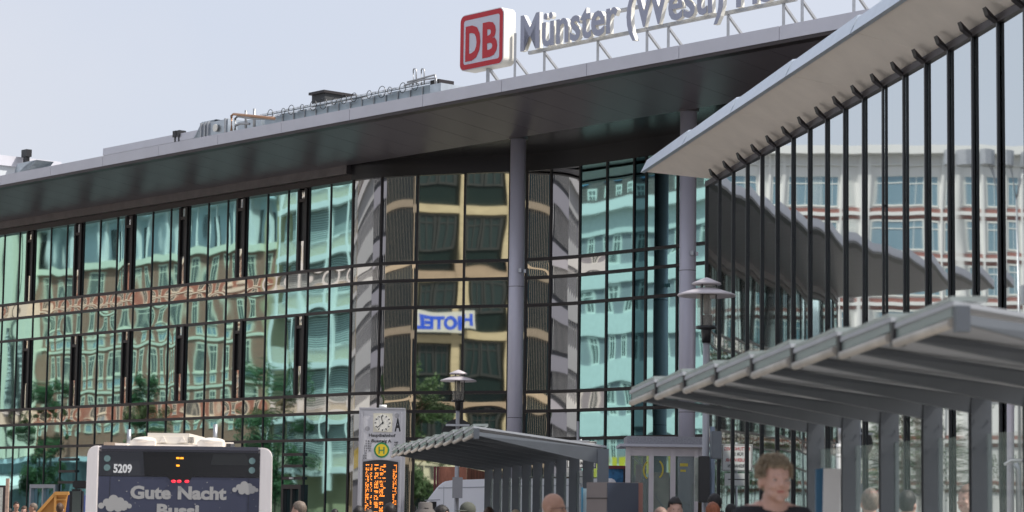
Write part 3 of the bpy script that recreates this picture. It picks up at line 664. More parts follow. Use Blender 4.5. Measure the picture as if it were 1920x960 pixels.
for i in range(19): one(lambda b: b.box(ST, 56+1.2*i, 56.11+1.2*i, W0-.25, W0-.12, 0, 25), 'fin', MB4['sand'], b5)
b4 = empty('sandstone_office', ST.p(51, W0, 0), 'dark office with a broad sandstone grid and a blue hotel banner', 'building')
one(lambda b: b.box(ST, 47.1, 56, W0-12, W0-.5, 0, 26), 'wall', mat('dark_glass_wall', (.012,.026,.028), .4, 0, .3), b4)
for k in range(7):
    z = 4.0+3.45*k; one(lambda b: b.box(ST, 47.1, 56, W0-.5, W0-.3, z, z+.45), 'beam', MB4['sand'], b4)
for a in (47.05, 49.75, 52.45, 55.15): one(lambda b: b.box(ST, a+.05, a+.45, W0-.55, W0-.28, 0, 26), 'pier', MB4['sand'], b4)
for k in range(6):
    for a in (48.65, 51.35, 54.05):
        for j in (-.5, .5): window(ST, b4, a+j, W0-.499, 4.0+3.45*k+1.5, .95, 1.9, key='b4', mats=(MB4['dark'], MB4['win']), sill=False)
hs = empty('hotel_banner', ST.p(50.9, W0+.1, 11.4), 'white hanging banner with blue letters HOTEL on the sandstone office', 'sign')
one(lambda b: b.box(ST, 49.0, 52.75, W0+.1, W0+.16, 11.45, 12.55), 'board', MB4['white'], hs)
fit_text('lettering', 'HOTEL', mat('sign_blue', (.01,.10,.85), .4), hs, ST.p(49.15, W0+.17, 11.65), ST.u, ST.n, 3.45, .74, off=.05)
hs2 = empty('hotel_shop_sign', ST.p(50.9, W0+.1, 3.6), 'cream fascia board with dark letters HOTEL above the street', 'sign')
one(lambda b: b.box(ST, 48.4, 53.4, W0+.1, W0+.16, 3.3, 4.4), 'board', MB4['cream'], hs2)
fit_text('lettering', 'HOTEL', MB4['dark'], hs2, ST.p(48.8, W0+.17, 3.5), ST.u, ST.n, 4.0, .7, off=.01)
b8 = empty('plain_office', ST.p(20, -45, 0), 'plain grey office block across the open end of the street', 'building')
one(lambda b: b.box(ST, -30, 38, -70, -45, 0, 15), 'wall', MB4['lgrey'], b8)
for k in range(4): one(lambda b: b.box(ST, -30, 38, -45, -44.9, 2.5+3.4*k, 4.2+3.4*k), 'window_band', MB4['win'], b8)
# B7 white block beyond the station (seen in the pavilion glass)
wn = Vector((.373,-.928,0)); WB = Frame((wn.y*-1, wn.x), (-wn.x, -wn.y))   # d grows away from its viewer
c7 = Vector((-69.3, 157.8, 0)); s7, d7 = c7.dot(WB.u), c7.dot(WB.n)
b7 = empty('white_office_block', WB.p(s7, d7, 0), 'wide white office block with red panels under rows of windows', 'building')
one(lambda b: b.box(WB, s7-36, s7+24, d7, d7+14, 0, 28.2), 'wall', MB4['white'], b7)
one(lambda b: b.box(WB, s7-36.4, s7+24.4, d7-.9, d7+14, 28.2, 28.8), 'roof', MB4['white'], b7)
class Fl(Frame):
    pass
WBv = Frame((WB.u.x, WB.u.y), (-WB.n.x, -WB.n.y))
for k in range(8):
    z = 24.4-3.3*k
    if z < 1: break
    one(lambda b: b.box(WB, s7-36, s7+24, d7-.06, d7+.01, z-.95, z-.12), 'red_panel', MB4['red'], b7)
    one(lambda b: b.box(WB, s7-36, s7+24, d7-.22, d7+.01, z+2.62, z+2.88) if k else b.box(WB, s7-36, s7+24, d7-.2, d7+.01, z+3.0, z+3.1), 'ledge', MB4['white'], b7)
    if k < 5:
        for i in range(20):
            o = window(WBv, b7, s7-34.5+i*3.0, -(d7-.002), z, 2.1, 2.3, key='b7', mats=(MB4['wframe'], MB4['winb']), sill=False)
for i in range(21): one(lambda b: b.box(WB, s7-36.15+i*3, s7-35.85+i*3, d7-.25, d7+.01, 0, 28.2), 'pier', MB4['white'], b7)

# trees along the street
M['bark'] = mat('bark', (.10,.075,.055), .9, noise_amt=.3, noise_scale=8); 
def leaf_mat(n, c):
    m = mat(n, c, .6, noise_amt=.35, noise_scale=1.2); return m
M['leaf'] = leaf_mat('leaf_green', (.035,.08,.028)); M['leaf2'] = leaf_mat('leaf_light', (.045,.10,.035))
def tree_mesh(seed, H, Wd, nleaf=7000):
    r = random.Random(seed); tr = MB(); tr.tube([(0,0,0),(.05,0,H*.3),(0,.08,H*.62),(.05,0,H*.9)], [.16,.13,.08,.03], 10)
    blobs = []
    for i in range(34):
        z = H*(.26+.72*r.random()); f = math.sin(math.pi*min(1,max(0,(z/H-.15)/.95)))**.7; rad = Wd*.5*f*r.uniform(.25,.95); a = r.uniform(0,6.28)
        p_ = Vector((rad*math.cos(a), rad*math.sin(a), z)); blobs.append((p_, r.uniform(.35,.75)*Wd/4)); tr.tube([(0,0,z-.8),(p_.x*.5,p_.y*.5,z-.3),p_], [.05,.03,.012], 5)
    lf = MB()
    for i in range(nleaf):
        c_, rr = r.choice(blobs); v = Vector((r.gauss(0,1),r.gauss(0,1),r.gauss(0,.8))); p_ = c_+v.normalized()*rr*(r.random()**.4); s_ = r.uniform(.07,.15)
        a = Vector((r.gauss(0,1),r.gauss(0,1),r.gauss(0,1))).normalized(); b_ = a.cross(Vector((r.random(),r.random(),r.random()))).normalized()
        lf.mi = 0 if r.random() < .6 else 1; lf.face([p_-a*s_, p_+b_*s_*.6, p_+a*s_, p_-b_*s_*.6])
    return tr.done(), lf.done()
def tree(loc, seed, H, Wd, label, n=7000):
    e = empty('street_tree', loc, label, 'tree', 'trees in the station street'); a, b_ = tree_mesh(seed, H, Wd, n)
    for nm, me, mt in (('trunk', a, [M['bark']]), ('crown', b_, [M['leaf'], M['leaf2']])):
        o = bpy.data.objects.new(nm, me); C.objects.link(o); o.parent = e
        for x in mt: me.materials.append(x)
    return e
def refl_pt(px, dv, wall=DW):        # the real place of something seen at px in the long glass front, on plane dv
    r = ray(px, 900); k = (2*wall-dv)/(r.dot(ST.n)); q = r*k; return ST.p(q.dot(ST.u), dv, -.15)
for i, (px, dv, H, Wd, lb) in enumerate([(82, -4, 11.4, 4.6, 'green street tree before the left end of the brick hotel'), (282, -4, 11.5, 4.8, 'green street tree before the middle of the brick hotel'),
        (522, -4, 12.0, 5.6, 'green street tree between brick hotel and balcony house')]):
    tree(refl_pt(px, dv), 11+i, H, Wd, lb, 9000)
tree(ST.p(53, -3, -.15), 31, 9.5, 4, 'small street tree before the sandstone office', 5000)
tree(ST.p(76, -2, -.15), 32, 9.0, 3, 'slim street tree before the dark finned house', 5000)

# tall twin-head mast lamp beyond the station (seen in the pavilion glass)
ml = empty('mast_lamp', (-43.3, 117.1, -.15), 'tall grey mast lamp with two octagonal heads beyond the station', 'street lamp')
L0 = Vector((-43.3,117.1,0))
one(lambda b: b.tube([L0, L0+Vector((0,0,19))], [.22,.13], 16), 'mast', M['steel'], ml)
one(lambda b: [b.tube([L0+Vector((0,0,18.6)), L0+PV.n*s_*.6+Vector((0,0,20)), L0+PV.n*s_*1.1+Vector((0,0,20.6))], .06, 8) for s_ in (-1,1)] + [b.tube([L0+Vector((0,0,18.6)), L0+PV.u*.3+PV.n*s_*.6+Vector((0,0,20.5))], .06, 8) for s_ in (-1,1)], 'arm', M['steel'], ml)
for s_ in (-1, 1): one(lambda b: b.tube([L0+PV.n*s_*1.15+Vector((0,0,20.5)), L0+PV.n*s_*1.15+Vector((0,0,21.3))], .72, 8, smooth=False), 'lamp_head', M['steel'], ml)
one(lambda b: b.wbox(L0.x-.5, L0.x-.1, L0.y-.9, L0.y-.2, 13, 14), 'control_box', M['steel'], ml)

# ================================================================== street furniture and vehicles
NEG = Vector((0,-1,0)); XD = Vector((1,0,0)); ZD = Vector((0,0,1))
WF = Frame((1,0), (0,1))
def Z(px, py, Y): return at(px, py, Y).z
def X(px, Y): return at(px, 900, Y).x
# ---- lamps
for i, (a, d_, H_) in enumerate(((-22,14,12.5),(-12,17,13.5),(-3,13,12),(7,16,13.8),(16,13,12.6))):
    q_ = WB.p(s7+a, d7-d_, -.15); tree(q_, 51+i, H_, 8.5, ['round green tree before the white block, first from the station', 'tall green tree before the white block, second from the station', 'green tree before the middle of the white block', 'tallest green tree before the white block, second from the far end', 'green tree at the far end of the white block'][i], 6000)
one(lambda b: [b.box(ST, 107.5+i*1.1, 108.2+i*1.1, W0+.05, W0+.12, 4.3, 5.5) for i in range(9)], 'shop_lettering', mat('shop_yellow', (.70,.50,.03), .5), b3)
one(lambda b: b.hull8([ST.p(174,W0+.1,3.6),ST.p(186,W0+.1,3.6),ST.p(186,W0+2.2,3.2),ST.p(174,W0+2.2,3.2)],[ST.p(174,W0+.1,4.5),ST.p(186,W0+.1,4.5),ST.p(186,W0+2.2,3.5),ST.p(174,W0+2.2,3.5)]), 'awning', MB4['white'], b1)
M['lampglass'] = mat('lamp_glass', (.80,.77,.68), .12, 0, .5, alpha=.22); M['lampgrey'] = mat('lamp_paint', (.52,.48,.50), .4, .2); M['polegrey'] = mat('pole_paint', (.33,.33,.35), .45, .3)
def lamp(px, Y, ztop, label):
    x = X(px, Y); e = empty('street_lamp', (x, Y, -.12), label, 'street lamp', 'mushroom street lamps'); c = (x, Y, 0)
    one(lambda b: b.lathe(c, [(.07,-.12),(.07,.6),(.052,.62),(.045,ztop-.9),(.0,ztop-.89)], 20), 'pole', M['polegrey'], e)
    one(lambda b: b.lathe(c, [(0,ztop-.9),(.058,ztop-.9),(.072,ztop-.74),(.072,ztop-.72),(.145,ztop-.71),(.145,ztop-.67),(.085,ztop-.665),(.085,ztop-.52),(0,ztop-.52)], 24), 'socket', M['black'], e)
    g = one(lambda b: b.lathe(c, [(.128,ztop-.67),(.132,ztop-.10)], 28), 'lantern_glass', M['lampglass'], e)
    one(lambda b: (b.lathe(c, [(0,ztop-.52),(.045,ztop-.5),(.045,ztop-.2),(0,ztop-.18)], 12)), 'burner', mat('burner_core', (.1,.09,.08), .3, .5) if 'burner_core' not in bpy.data.materials else bpy.data.materials['burner_core'], g)
    one(lambda b: [b.lathe((x+.132*math.cos(k*2.094), Y+.132*math.sin(k*2.094), 0), [(.010,ztop-.68),(.010,ztop-.08)], 6) for k in range(3)], 'stay', M['black'], e)
    one(lambda b: b.lathe(c, [(.135,ztop-.235),(.30,ztop-.245),(.395,ztop-.262),(.402,ztop-.25),(.39,ztop-.232),(.25,ztop-.185),(.135,ztop-.15)], 40), 'shade', M['lampgrey'], e)
    one(lambda b: b.lathe(c, [(0,ztop-.10),(.19,ztop-.105),(.205,ztop-.095),(.19,ztop-.075),(.05,ztop-.015),(0,ztop)], 32), 'cap', M['lampgrey'], e)
    return e, x
l1, x1 = lamp(856.5, 54, Z(856, 693, 54), 'grey mushroom street lamp right of the bus stop pillar, round sign behind its pole')
zz = Z(856, 815, 53.9)
sgn = one(lambda b: b.tube([(x1, 54.08, zz), (x1, 54.10, zz)], .355, 40, smooth=False), 'round_sign', M['black'], l1)
one(lambda b: b.wbox(x1-.26, x1+.26, 53.92, 53.95, Z(856,799,53.9), Z(856,795,53.9)), 'sign_bracket', M['steel'], sgn)
one(lambda b: b.wbox(x1-.09, x1+.13, 53.8, 53.94, Z(856,934,53.9), Z(856,895,53.9)), 'control_box', M['polegrey'], l1)
l2, x2 = lamp(1323, 33.5, Z(1323, 520, 33.5), 'nearer mushroom street lamp in front of the right-hand column, black boxes on its pole')
def boxpx(b, x0, x1_, y0, y1_, Y, dep=.1): b.wbox(X(x0,Y), X(x1_,Y), Y, Y+dep, Z(x0,y1_,Y), Z(x0,y0,Y))
dv = one(lambda b: boxpx(b, 1310, 1331, 855, 942, 33.2, .18), 'display_box', M['black'], l2, bevel=.01)
one(lambda b: boxpx(b, 1303, 1310, 858, 940, 33.3, .1), 'display_side', mat('screen_edge', (.35,.38,.33), .3, noise_amt=.4, noise_scale=5), dv)
one(lambda b: boxpx(b, 1334, 1353, 808, 860, 33.1, .2), 'signal_box', M['dsteel'], l2, bevel=.01)
one(lambda b: b.tube([(x2+.09, 33.5, -.1), (x2+.09, 33.5, Z(1330, 800, 33.5))], .035, 12), 'cable_duct', mat('blue_grey', (.22,.27,.34), .4, .3), l2)

# ---- shelters
M['eave'] = mat('eave_tube', (.50,.47,.42), .45, .2, noise_amt=.15, noise_scale=5); M['slab'] = mat('roof_glass_plate', (.34,.38,.36), .25, .1, noise_amt=.15, noise_scale=4)
M['eglass'] = mat('eave_green_glass', (.22,.27,.26), .2, 0, .6); M['under'] = mat('shelter_underside', (.42,.44,.47), .5, .1, noise_amt=.12, noise_scale=2.5); M['shglass'] = mat('shelter_glass', (.55,.7,.66), .03, 0, .5, alpha=.16)
def shelter(tx, ty, n, label, nm=0):
    v = Vector((.1515, -1.05, 0)); w_ = Vector((1.57, .45, 0)); ez = 1.015+EYE; bz = .85+EYE; t0 = Vector((tx, ty, 0))
    e = empty('bus_shelter', t0+w_, label, 'bus shelter', 'bus shelters with stepped eaves')
    for k in range(n+1):
        p_ = t0+v*k; q_ = p_+w_; last = k == n
        dr = .11 if not last else .19
        one(lambda b: b.hull8([p_+Vector((.02,-.035,ez-.04)), q_+Vector((-.05,-.035,bz-dr)), q_+Vector((-.05,.035,bz-dr)), p_+Vector((.02,.035,ez-.04))],
                              [p_+Vector((0,-.035,ez+.01)), q_+Vector((0,-.035,bz)), q_+Vector((0,.035,bz)), p_+Vector((0,.035,ez+.01))]), 'rafter', M['dsteel'], e)
        one(lambda b: (b.wbox(q_.x-.07, q_.x+.07, q_.y-.06, q_.y-.045, 0, bz-.001), b.wbox(q_.x-.07, q_.x+.07, q_.y+.045, q_.y+.06, 0, bz-.001), b.wbox(q_.x-.008, q_.x+.008, q_.y-.0449, q_.y+.0449, 0, bz-.001), [b.tube([(q_.x+dx, q_.y-.066, z), (q_.x+dx, q_.y-.0605, z)], .009, 8, smooth=False) for dx in (-.045,.045) for z in (bz-.16, bz-.34, 1.62, 1.2)]), 'post', M['dsteel'], e)
    for k in range(n):
        a = t0+v*k; b_ = t0+v*(k+1); lift = .045; gp = v*-.10
        one(lambda b: b.hull8([a+Vector((-.05,0,ez+.015)), a+w_*1.03+Vector((0,0,bz+.015)), b_+w_*1.03+Vector((0,.02,bz+.015)), b_+Vector((-.05,.02,ez+.015+lift))],
                              [a+Vector((-.05,0,ez+.04)), a+w_*1.03+Vector((0,0,bz+.04)), b_+w_*1.03+Vector((0,.02,bz+.04)), b_+Vector((-.05,.02,ez+.04+lift))]), 'roof_panel', M['under'], e)
        a1_ = a+v*.05; b1_ = b_-v*.07
        one(lambda b: b.hull8([a1_+Vector((-.045,0,ez+.041)), a1_+Vector((.14,0,ez+.041)), b1_+Vector((.14,0,ez+.041+lift)), b1_+Vector((-.045,0,ez+.041+lift))],
                              [a1_+Vector((-.045,0,ez+.066)), a1_+Vector((.14,0,ez+.070)), b1_+Vector((.14,0,ez+.070+lift)), b1_+Vector((-.045,0,ez+.066+lift))]), 'eave_plate', M['slab'], e)
        one(lambda b: b.hull8([a1_+Vector((-.040,0,ez-.035)), a1_+Vector((-.01,0,ez-.035)), b1_+Vector((-.01,0,ez-.035+lift)), b1_+Vector((-.040,0,ez-.035+lift))],
                              [a1_+Vector((-.040,0,ez+.04)), a1_+Vector((-.01,0,ez+.04)), b1_+Vector((-.01,0,ez+.04+lift)), b1_+Vector((-.040,0,ez+.04+lift))]), 'eave_glass', M['eglass'], e)
        one(lambda b: b.tube([a1_+Vector((-.04,0,ez-.062)), b1_+Vector((-.04,0,ez-.062+lift*.8))], .025, 12), 'eave_tube', M['eave'], e)
        one(lambda b: b.wbox(b_.x-.05, b_.x+.02, b_.y-.05, b_.y+.05, ez-.075, ez+.055), 'eave_bracket', M['frame'] if k < n-1 else M['dsteel'], e)
        q0_, q1_ = a+w_, b_+w_
        one(lambda b: b.hull8([q0_+Vector((.03,-.06,.25)), q1_+Vector((.03,.06,.25)), q1_+Vector((.04,.06,.25)), q0_+Vector((.04,-.06,.25))], [q0_+Vector((.03,-.06,2.2)), q1_+Vector((.03,.06,2.2)), q1_+Vector((.04,.06,2.2)), q0_+Vector((.04,-.06,2.2))]), 'glass_panel', M['shglass'], e)
    q0_, q1_ = t0+w_, t0+v*n+w_
    one(lambda b: b.bar(q0_+Vector((.035,0,.22)), q1_+Vector((.035,0,.22)), .05, .05), 'rail', M['dsteel'], e)
    one(lambda b: b.bar(q0_+Vector((-.25,0,.46)), q1_+Vector((-.25,0,.46)), .34, .05), 'bench', M['steel'], e)
    return e
shelter(1.05, 20.6, 8, 'large near bus shelter with stepped eave filling the right foreground')
shelter(-1.91, 40.9, 10, 'smaller grey bus shelter behind the stop pillar in the middle distance')

# ---- stop pillar
YP = 46; PX = YP/F
def pz(y, x=714): return Z(x, y, YP)
bp = empty('stop_pillar', (X(714,YP), YP+.1, 0), 'tall silver bus stop pillar with clock, letter A and orange departure display', 'bus stop pillar')
M['alu'] = mat('brushed_alu', (.46,.46,.49), .4, .55, noise_amt=.06, noise_scale=3, stretch=(1,1,.2)); M['plate'] = mat('pillar_plate', (.55,.55,.58), .45, .15)
one(lambda b: b.wbox(X(671,YP), X(758,YP), YP, YP+.25, 0, pz(766)), 'case', M['alu'], bp, bevel=.015)
one(lambda b: b.wbox(X(678,YP), X(750,YP), YP-.012, YP-.001, pz(862), pz(771)), 'face_plate', M['plate'], bp)
one(lambda b: (b.wbox(X(675,YP), X(678.5,YP), YP-.04, YP-.002, 0, pz(771)), b.wbox(X(749.5,YP), X(753,YP), YP-.04, YP-.002, 0, pz(771))), 'side_trim', M['alu'], bp)
def screen(b):
    x0, x1_ = X(680,YP), X(746,YP); zt = pz(866); n = 10
    pts = [(x0, YP-.014, .4), (x1_, YP-.014, .4)] + [(x1_+(x0-x1_)*i/n, YP-.014, zt+.035*math.sin(math.pi*i/n)) for i in range(n+1)]
    b.prism([Vector(p_) for p_ in pts], Vector((0,.010,0)))
scn = one(screen, 'display', M['black'], bp)
led = mat('led_orange', (.8,.25,.02), .4, emit=(1,.27,.03), es=1.7)
def leds(b):
    r = random.Random(9); y = 871
    cols = [(685.5,2.6),(688.8,3.2),(694.5,3.2),(702,7.5),(712,7),(719,4),(736.8,3.2),(741,2.6)]
    while y < 962:
        for i, (x, w_) in enumerate(cols):
            pr = (.82 if y < 915 or i != 0 else .9, .85, .8, .75, .62, .25, .5 if y < 880 else .85, .75)[i]
            if r.random() > pr: continue
            xx = x
            while xx < x+w_:
                ww = r.uniform(.7, 1.5)
                if r.random() < .8: b.wbox(X(xx,YP), X(min(xx+ww, x+w_),YP), YP-.0165, YP-.015, pz(y+r.uniform(1.6,2.4)), pz(y))
                xx += ww+.45
        y += 3.05
one(leds, 'lit_dots', led, scn)
ck = one(lambda b: b.wbox(X(698,YP), X(733.5,YP), YP-.028, YP-.013, pz(810), pz(775)), 'clock', mat('clock_plate', (.62,.60,.50), .5), bp)
cxp, czp = X(715.5,YP), pz(793)
one(lambda b: b.tube([(cxp,YP-.034,czp),(cxp,YP-.0285,czp)], .162, 40, smooth=False), 'dial', mat('dial_white', (.75,.74,.68), .5), ck)
def ticks(b):
    for h in range(12):
        a = R(90-30*h); r0, r1 = .118, .152; d_ = Vector((math.cos(a),0,math.sin(a))); c_ = Vector((cxp,YP-.037,czp))
        b.bar(c_+d_*r0, c_+d_*r1, .016, .004, upv=Vector((0,1,0)))
one(ticks, 'hour_marks', M['black'], ck)
def hand(h, l, w_):
    def f(b):
        a = R(90-h*6); d_ = Vector((math.cos(a),0,math.sin(a))); c_ = Vector((cxp,YP-.041 if l > .1 else YP-.0385,czp)); b.bar(c_-d_*.03, c_+d_*l, w_, .002, upv=Vector((0,1,0)))
    one(f, 'hand', M['black'], ck)
hand(58, .135, .014); hand(38, .145, .013)
one(lambda b: b.tube([(cxp,YP-.044,czp),(cxp,YP-.037,czp)], .018, 12), 'hub', M['black'], ck)
T = lambda body, x, y, w_, h, mt, par, al='L', off=.0: fit_text('lettering', body, mt, par, (X(x,YP), YP-.0135, pz(y)), XD, NEG, w_*PX if w_ else None, h*PX, off=off, ext=.001, align=al)
T('A', 738.2, 807.5, 11.5, 25, M['black'], bp, off=.04)
T('Hauptbahnhof', 690, 819, 50, 6.0, M['black'], bp, off=.03); T('Bussteig A', 695.5, 829.5, 37, 6.0, M['black'], bp, off=.03)
for i, (l, r_) in enumerate([('2','R11'),('4','R13'),('10','R22'),('11','R32'),('14','F1'),('22',''),('S20',''),('S30','')]):
    y = 829+4.55*i
    T(l, 684 if len(l) == 1 else (682.5 if len(l) == 2 else 680), y, 2.2*len(l), 3.2, M['black'], bp, off=.02)
    if r_: T(r_, 688.5 if len(r_) == 3 else 690.5, y, 2.2*len(r_), 3.2, M['black'], bp, off=.02)
T('N80', 738, 831, 7, 3.2, M['black'], bp, off=.02); T('N85', 738, 835.5, 7, 3.2, M['black'], bp, off=.02)
hx, hz = X(714.5,YP), pz(844)
hg = one(lambda b: b.tube([(hx,YP-.020,hz),(hx,YP-.013,hz)], .142, 40, smooth=False), 'stop_emblem', mat('h_green', (.01,.22,.08), .4), bp)
one(lambda b: b.tube([(hx,YP-.024,hz),(hx,YP-.0205,hz)], .112, 40, smooth=False), 'yellow_disc', mat('h_yellow', (.75,.55,.02), .4), hg)
fit_text('lettering', 'H', bpy.data.materials['h_green'], hg, (hx-.055, YP-.0245, hz-.065), XD, NEG, .11, .13, off=.01, ext=.001)
for x, y in ((742,779),(687,804)): one(lambda b: b.tube([(X(x,YP),YP-.016,pz(y)),(X(x,YP),YP-.0125,pz(y))], .045, 20, smooth=False), 'lock', mat('lock_grey', (.33,.33,.35), .5, .3) if 'lock_grey' not in bpy.data.materials else bpy.data.materials['lock_grey'], bp)
one(lambda b: b.tube([(X(708,YP),YP+.1,pz(762)),(X(722,YP),YP+.1,pz(762))], .035, 16), 'light_sensor', M['white'], bp)
one(lambda b: b.wbox(X(671,YP), X(757,YP), YP-.03, YP+.28, pz(767), pz(764.5)), 'cap', M['alu'], bp)

# ---- bus
YB = 34.2
def bx_(x): return X(x, YB)
def bzz(y, x=337): return Z(x, y, YB)
bus = empty('city_bus', (bx_(336), YB+5, -.15), 'dark blue and white city bus seen from behind with the words Gute Nacht Bussi', 'bus')
M['buswhite'] = mat('bus_white', (.82,.77,.76), .3, 0, .5, noise_amt=.07, noise_scale=3, stretch=(3,3,.4)); M['navy'] = mat('bus_wrap_navy', (.050,.056,.098), .38, 0, .5, noise_amt=.12, noise_scale=1.6, stretch=(1,1,.5)); M['busblack'] = mat('bus_glass_black', (.012,.012,.014), .12, 0, .5); M['busdark'] = mat('bus_panel_dark', (.036,.038,.048), .4)
zr = bzz(837.5)
def shift(o, dy):
    o.location.x -= .1355*dy; o.location.z += .022*dy; return o
def busbody(b):
    x0, x1_ = bx_(165), bx_(508); n = 6; r_ = .16; pts = []
    for cx, cz, a in ((x1_-r_, zr-r_, 0), (x0+r_, zr-r_, 90)):
        for i in range(n+1): t = R(a+90*i/n); pts.append((cx+r_*math.cos(t), cz+r_*math.sin(t)))
    pts += [(x0-.02, 0.2), (x1_+.02, 0.2)]
    b.prism([(x, YB+.04, z) for x, z in pts], Vector((-1.75,12,0)))
one(busbody, 'body', M['buswhite'], bus, bevel=.02)
def corner_post(x0, x1_, side):
    def f(b):
        pts = [(bx_(x0), .3)] + [(bx_(x1_), .3), (bx_(x1_), zr-.02)]
        r_ = .12
        if side < 0: pts = [(bx_(x0)-.02, .3), (bx_(x1_), .3), (bx_(x1_), zr+.0)] + [(bx_(x0)+r_+r_*math.cos(R(t)), zr-r_+r_*math.sin(R(t))) for t in (90,110,130,150,170,180)]
        else: pts = [(bx_(x0), .3), (bx_(x1_)+.02, .3)] + [(bx_(x1_)-r_+r_*math.cos(R(t)), zr-r_+r_*math.sin(R(t))) for t in (0,10,30,50,70,90)] + [(bx_(x0), zr)]
        b.prism([(x, YB-.03, z) for x, z in pts], Vector((0,.1,0)))
    return f
one(corner_post(163, 184, -1), 'corner_panel', M['buswhite'], bus, bevel=.018); one(corner_post(487, 509, 1), 'corner_panel', M['buswhite'], bus, bevel=.018)
one(lambda b: b.wbox(bx_(184.3), bx_(486.7), YB-.02, YB+.2, bzz(847.5), bzz(836.5)), 'roof_edge', mat('bus_edge', (.075,.075,.10), .3), bus, bevel=.03)
one(lambda b: b.wbox(bx_(184.3), bx_(486.7), YB, YB+.039, .4, bzz(893.5)), 'rear_panel', M['navy'], bus)
one(lambda b: [b.wbox(bx_(x), bx_(x)+.006, YB-.0012, YB+.001, .4, bzz(894)) for x in (206, 466)] + [b.wbox(bx_(184.5), bx_(486.5), YB-.0014, YB+.0008, bzz(894.6), bzz(893.6))], 'panel_gap', M['black'], bus)
one(lambda b: b.wbox(bx_(184.3), bx_(271), YB+.002, YB+.038, bzz(893.2), bzz(847.8)), 'number_panel', M['busdark'], bus)
rw = one(lambda b: (b.prism([(bx_(x), YB-.006, bzz(y)) for x, y in ((267,847.8),(486.7,847.8),(486.7,893),(361,893),(354,903),(322,903),(312,893),(271,893)) ], Vector((0,.02,0)))), 'rear_window', M['busblack'], bus)
def win_reflection(b):
    b.prism([(bx_(x), YB-.010, bzz(y)) for x, y in ((394,871),(466,871),(461,850),(399,850))], Vector((0,.003,0)))
one(win_reflection, 'painted_window_reflection', mat('bus_reflection_tone', (.022,.024,.026), .2), rw)  # paler shape laid on the black rear glass as a painted reflection
def cyl(b, x, y, r_, d0=.012, Yy=YB): b.tube([(bx_(x), Yy-d0, bzz(y)), (bx_(x), Yy+.01, bzz(y))], r_, 24, smooth=False)
M['lens'] = mat('lens_green', (.17,.27,.27), .2, 0, .5)
for x, y in ((200,861.5),(200,878.5),(472,862.5),(472,880)): one(lambda b: cyl(b, x, y, .045), 'round_lamp', M['lens'], bus)
amb = mat('lamp_amber', (.9,.35,.02), .3, emit=(1,.35,.02), es=1.5); rdl = mat('lamp_red', (.7,.02,.03), .3, emit=(1,.03,.06), es=1.3)
for x, y in ((332.5,859),(340,859),(333,873)): one(lambda b: b.wbox(bx_(x-3), bx_(x+3), YB-.012, YB-.0065, bzz(y+1.6), bzz(y-1.6)), 'amber_lamp', amb, bus)
for x in (325.5,336,350.5): one(lambda b: b.ell((bx_(x), YB-.01, bzz(902.5)), (.032,.012,.02)), 'brake_lamp', rdl, bus)
TB = lambda body, x, y, w_, h, mt, off, par=bus: fit_text('lettering', body, mt, par, (bx_(x), YB-.002, bzz(y)), XD, NEG, w_*YB/F, h*YB/F, off=off, ext=.001)
M['busgrey'] = mat('wrap_grey', (.42,.41,.40), .5); M['numwhite'] = mat('number_white', (.8,.8,.8), .4)
TB('5209', 212, 887.3, 34.5, 16.3, M['numwhite'], .035)
TB('Gute', 245, 935, 76, 24.5, M['busgrey'], .045); TB('Nacht', 334, 935, 91, 24.5, M['busgrey'], .045); TB('Bussi', 295.5, 968, 79, 24, M['busgrey'], .045)
def cloud(px, py, w_):
    def f(b):
        k = w_/62; r = []
        for dx, dy, rr in ((-25,3,5.5),(-15,-3,7),(-3,-8,9),(9,-5,7.5),(18,0,6.5),(26,3,4.5),(-8,5,8.5),(6,6,8),(16,5,6.5)):
            b.tube([(bx_(px+dx*k), YB-.004-.0002*len(r), bzz(py+dy*k)), (bx_(px+dx*k), YB-.0005, bzz(py+dy*k))], rr*k*YB/F, 20, smooth=False); r.append(0)
    return f
one(cloud(217, 947, 64), 'cloud_print', M['busgrey'], bus); one(cloud(460.5, 914.5, 50), 'cloud_print', M['busgrey'], bus)
def stars(b):
    r = random.Random(4)
    for i in range(46):
        x, y = r.uniform(190, 482), r.uniform(897, 985); rr = r.choice((.0035,.005,.008)); b.tube([(bx_(x), YB-.0025, bzz(y)), (bx_(x), YB-.0005, bzz(y))], rr, 8, smooth=False)
one(stars, 'star_print', M['busgrey'], bus)
M['accream'] = mat('roof_cream', (.74,.69,.62), .4)
shift(one(lambda b: b.wbox(bx_(275), bx_(368), YB+.5, YB+2.4, zr-.02, bzz(813)), 'air_conditioner', M['accream'], bus, bevel=.05), 1.00)
shift(one(lambda b: b.wbox(bx_(287), bx_(372), YB+.42, YB+.52, zr-.02, bzz(833)), 'ac_base', M['accream'], bus, bevel=.01), 0.45)
shift(one(lambda b: [b.wbox(bx_(351), bx_(362.5), YB+.49, YB+.499, bzz(820.6+2.3*i), bzz(819.3+2.3*i)) for i in range(5)], 'ac_grille', M['busdark'], bus), 0.50)
for x in (304, 341): shift(one(lambda b: b.prism([(bx_(x-6.5), YB+.499, bzz(829.5)), (bx_(x+6.5), YB+.499, bzz(829.5)), (bx_(x), YB+.499, bzz(817))], Vector((0,-.03,0))), 'ac_rib', M['accream'], bus), 0.50)
for x0, x1_ in ((244,294),(372,422)): shift(one(lambda b: (b.ell((bx_((x0+x1_)/2), YB+.6, bzz(826.5)), ((x1_-x0)/2*YB/F, .3, .055)), b.wbox(bx_(x0+1), bx_(x1_-1), YB+.35, YB+.9, zr-.03, bzz(827))), 'roof_dome', M['accream'], bus, bevel=.008), 0.60)
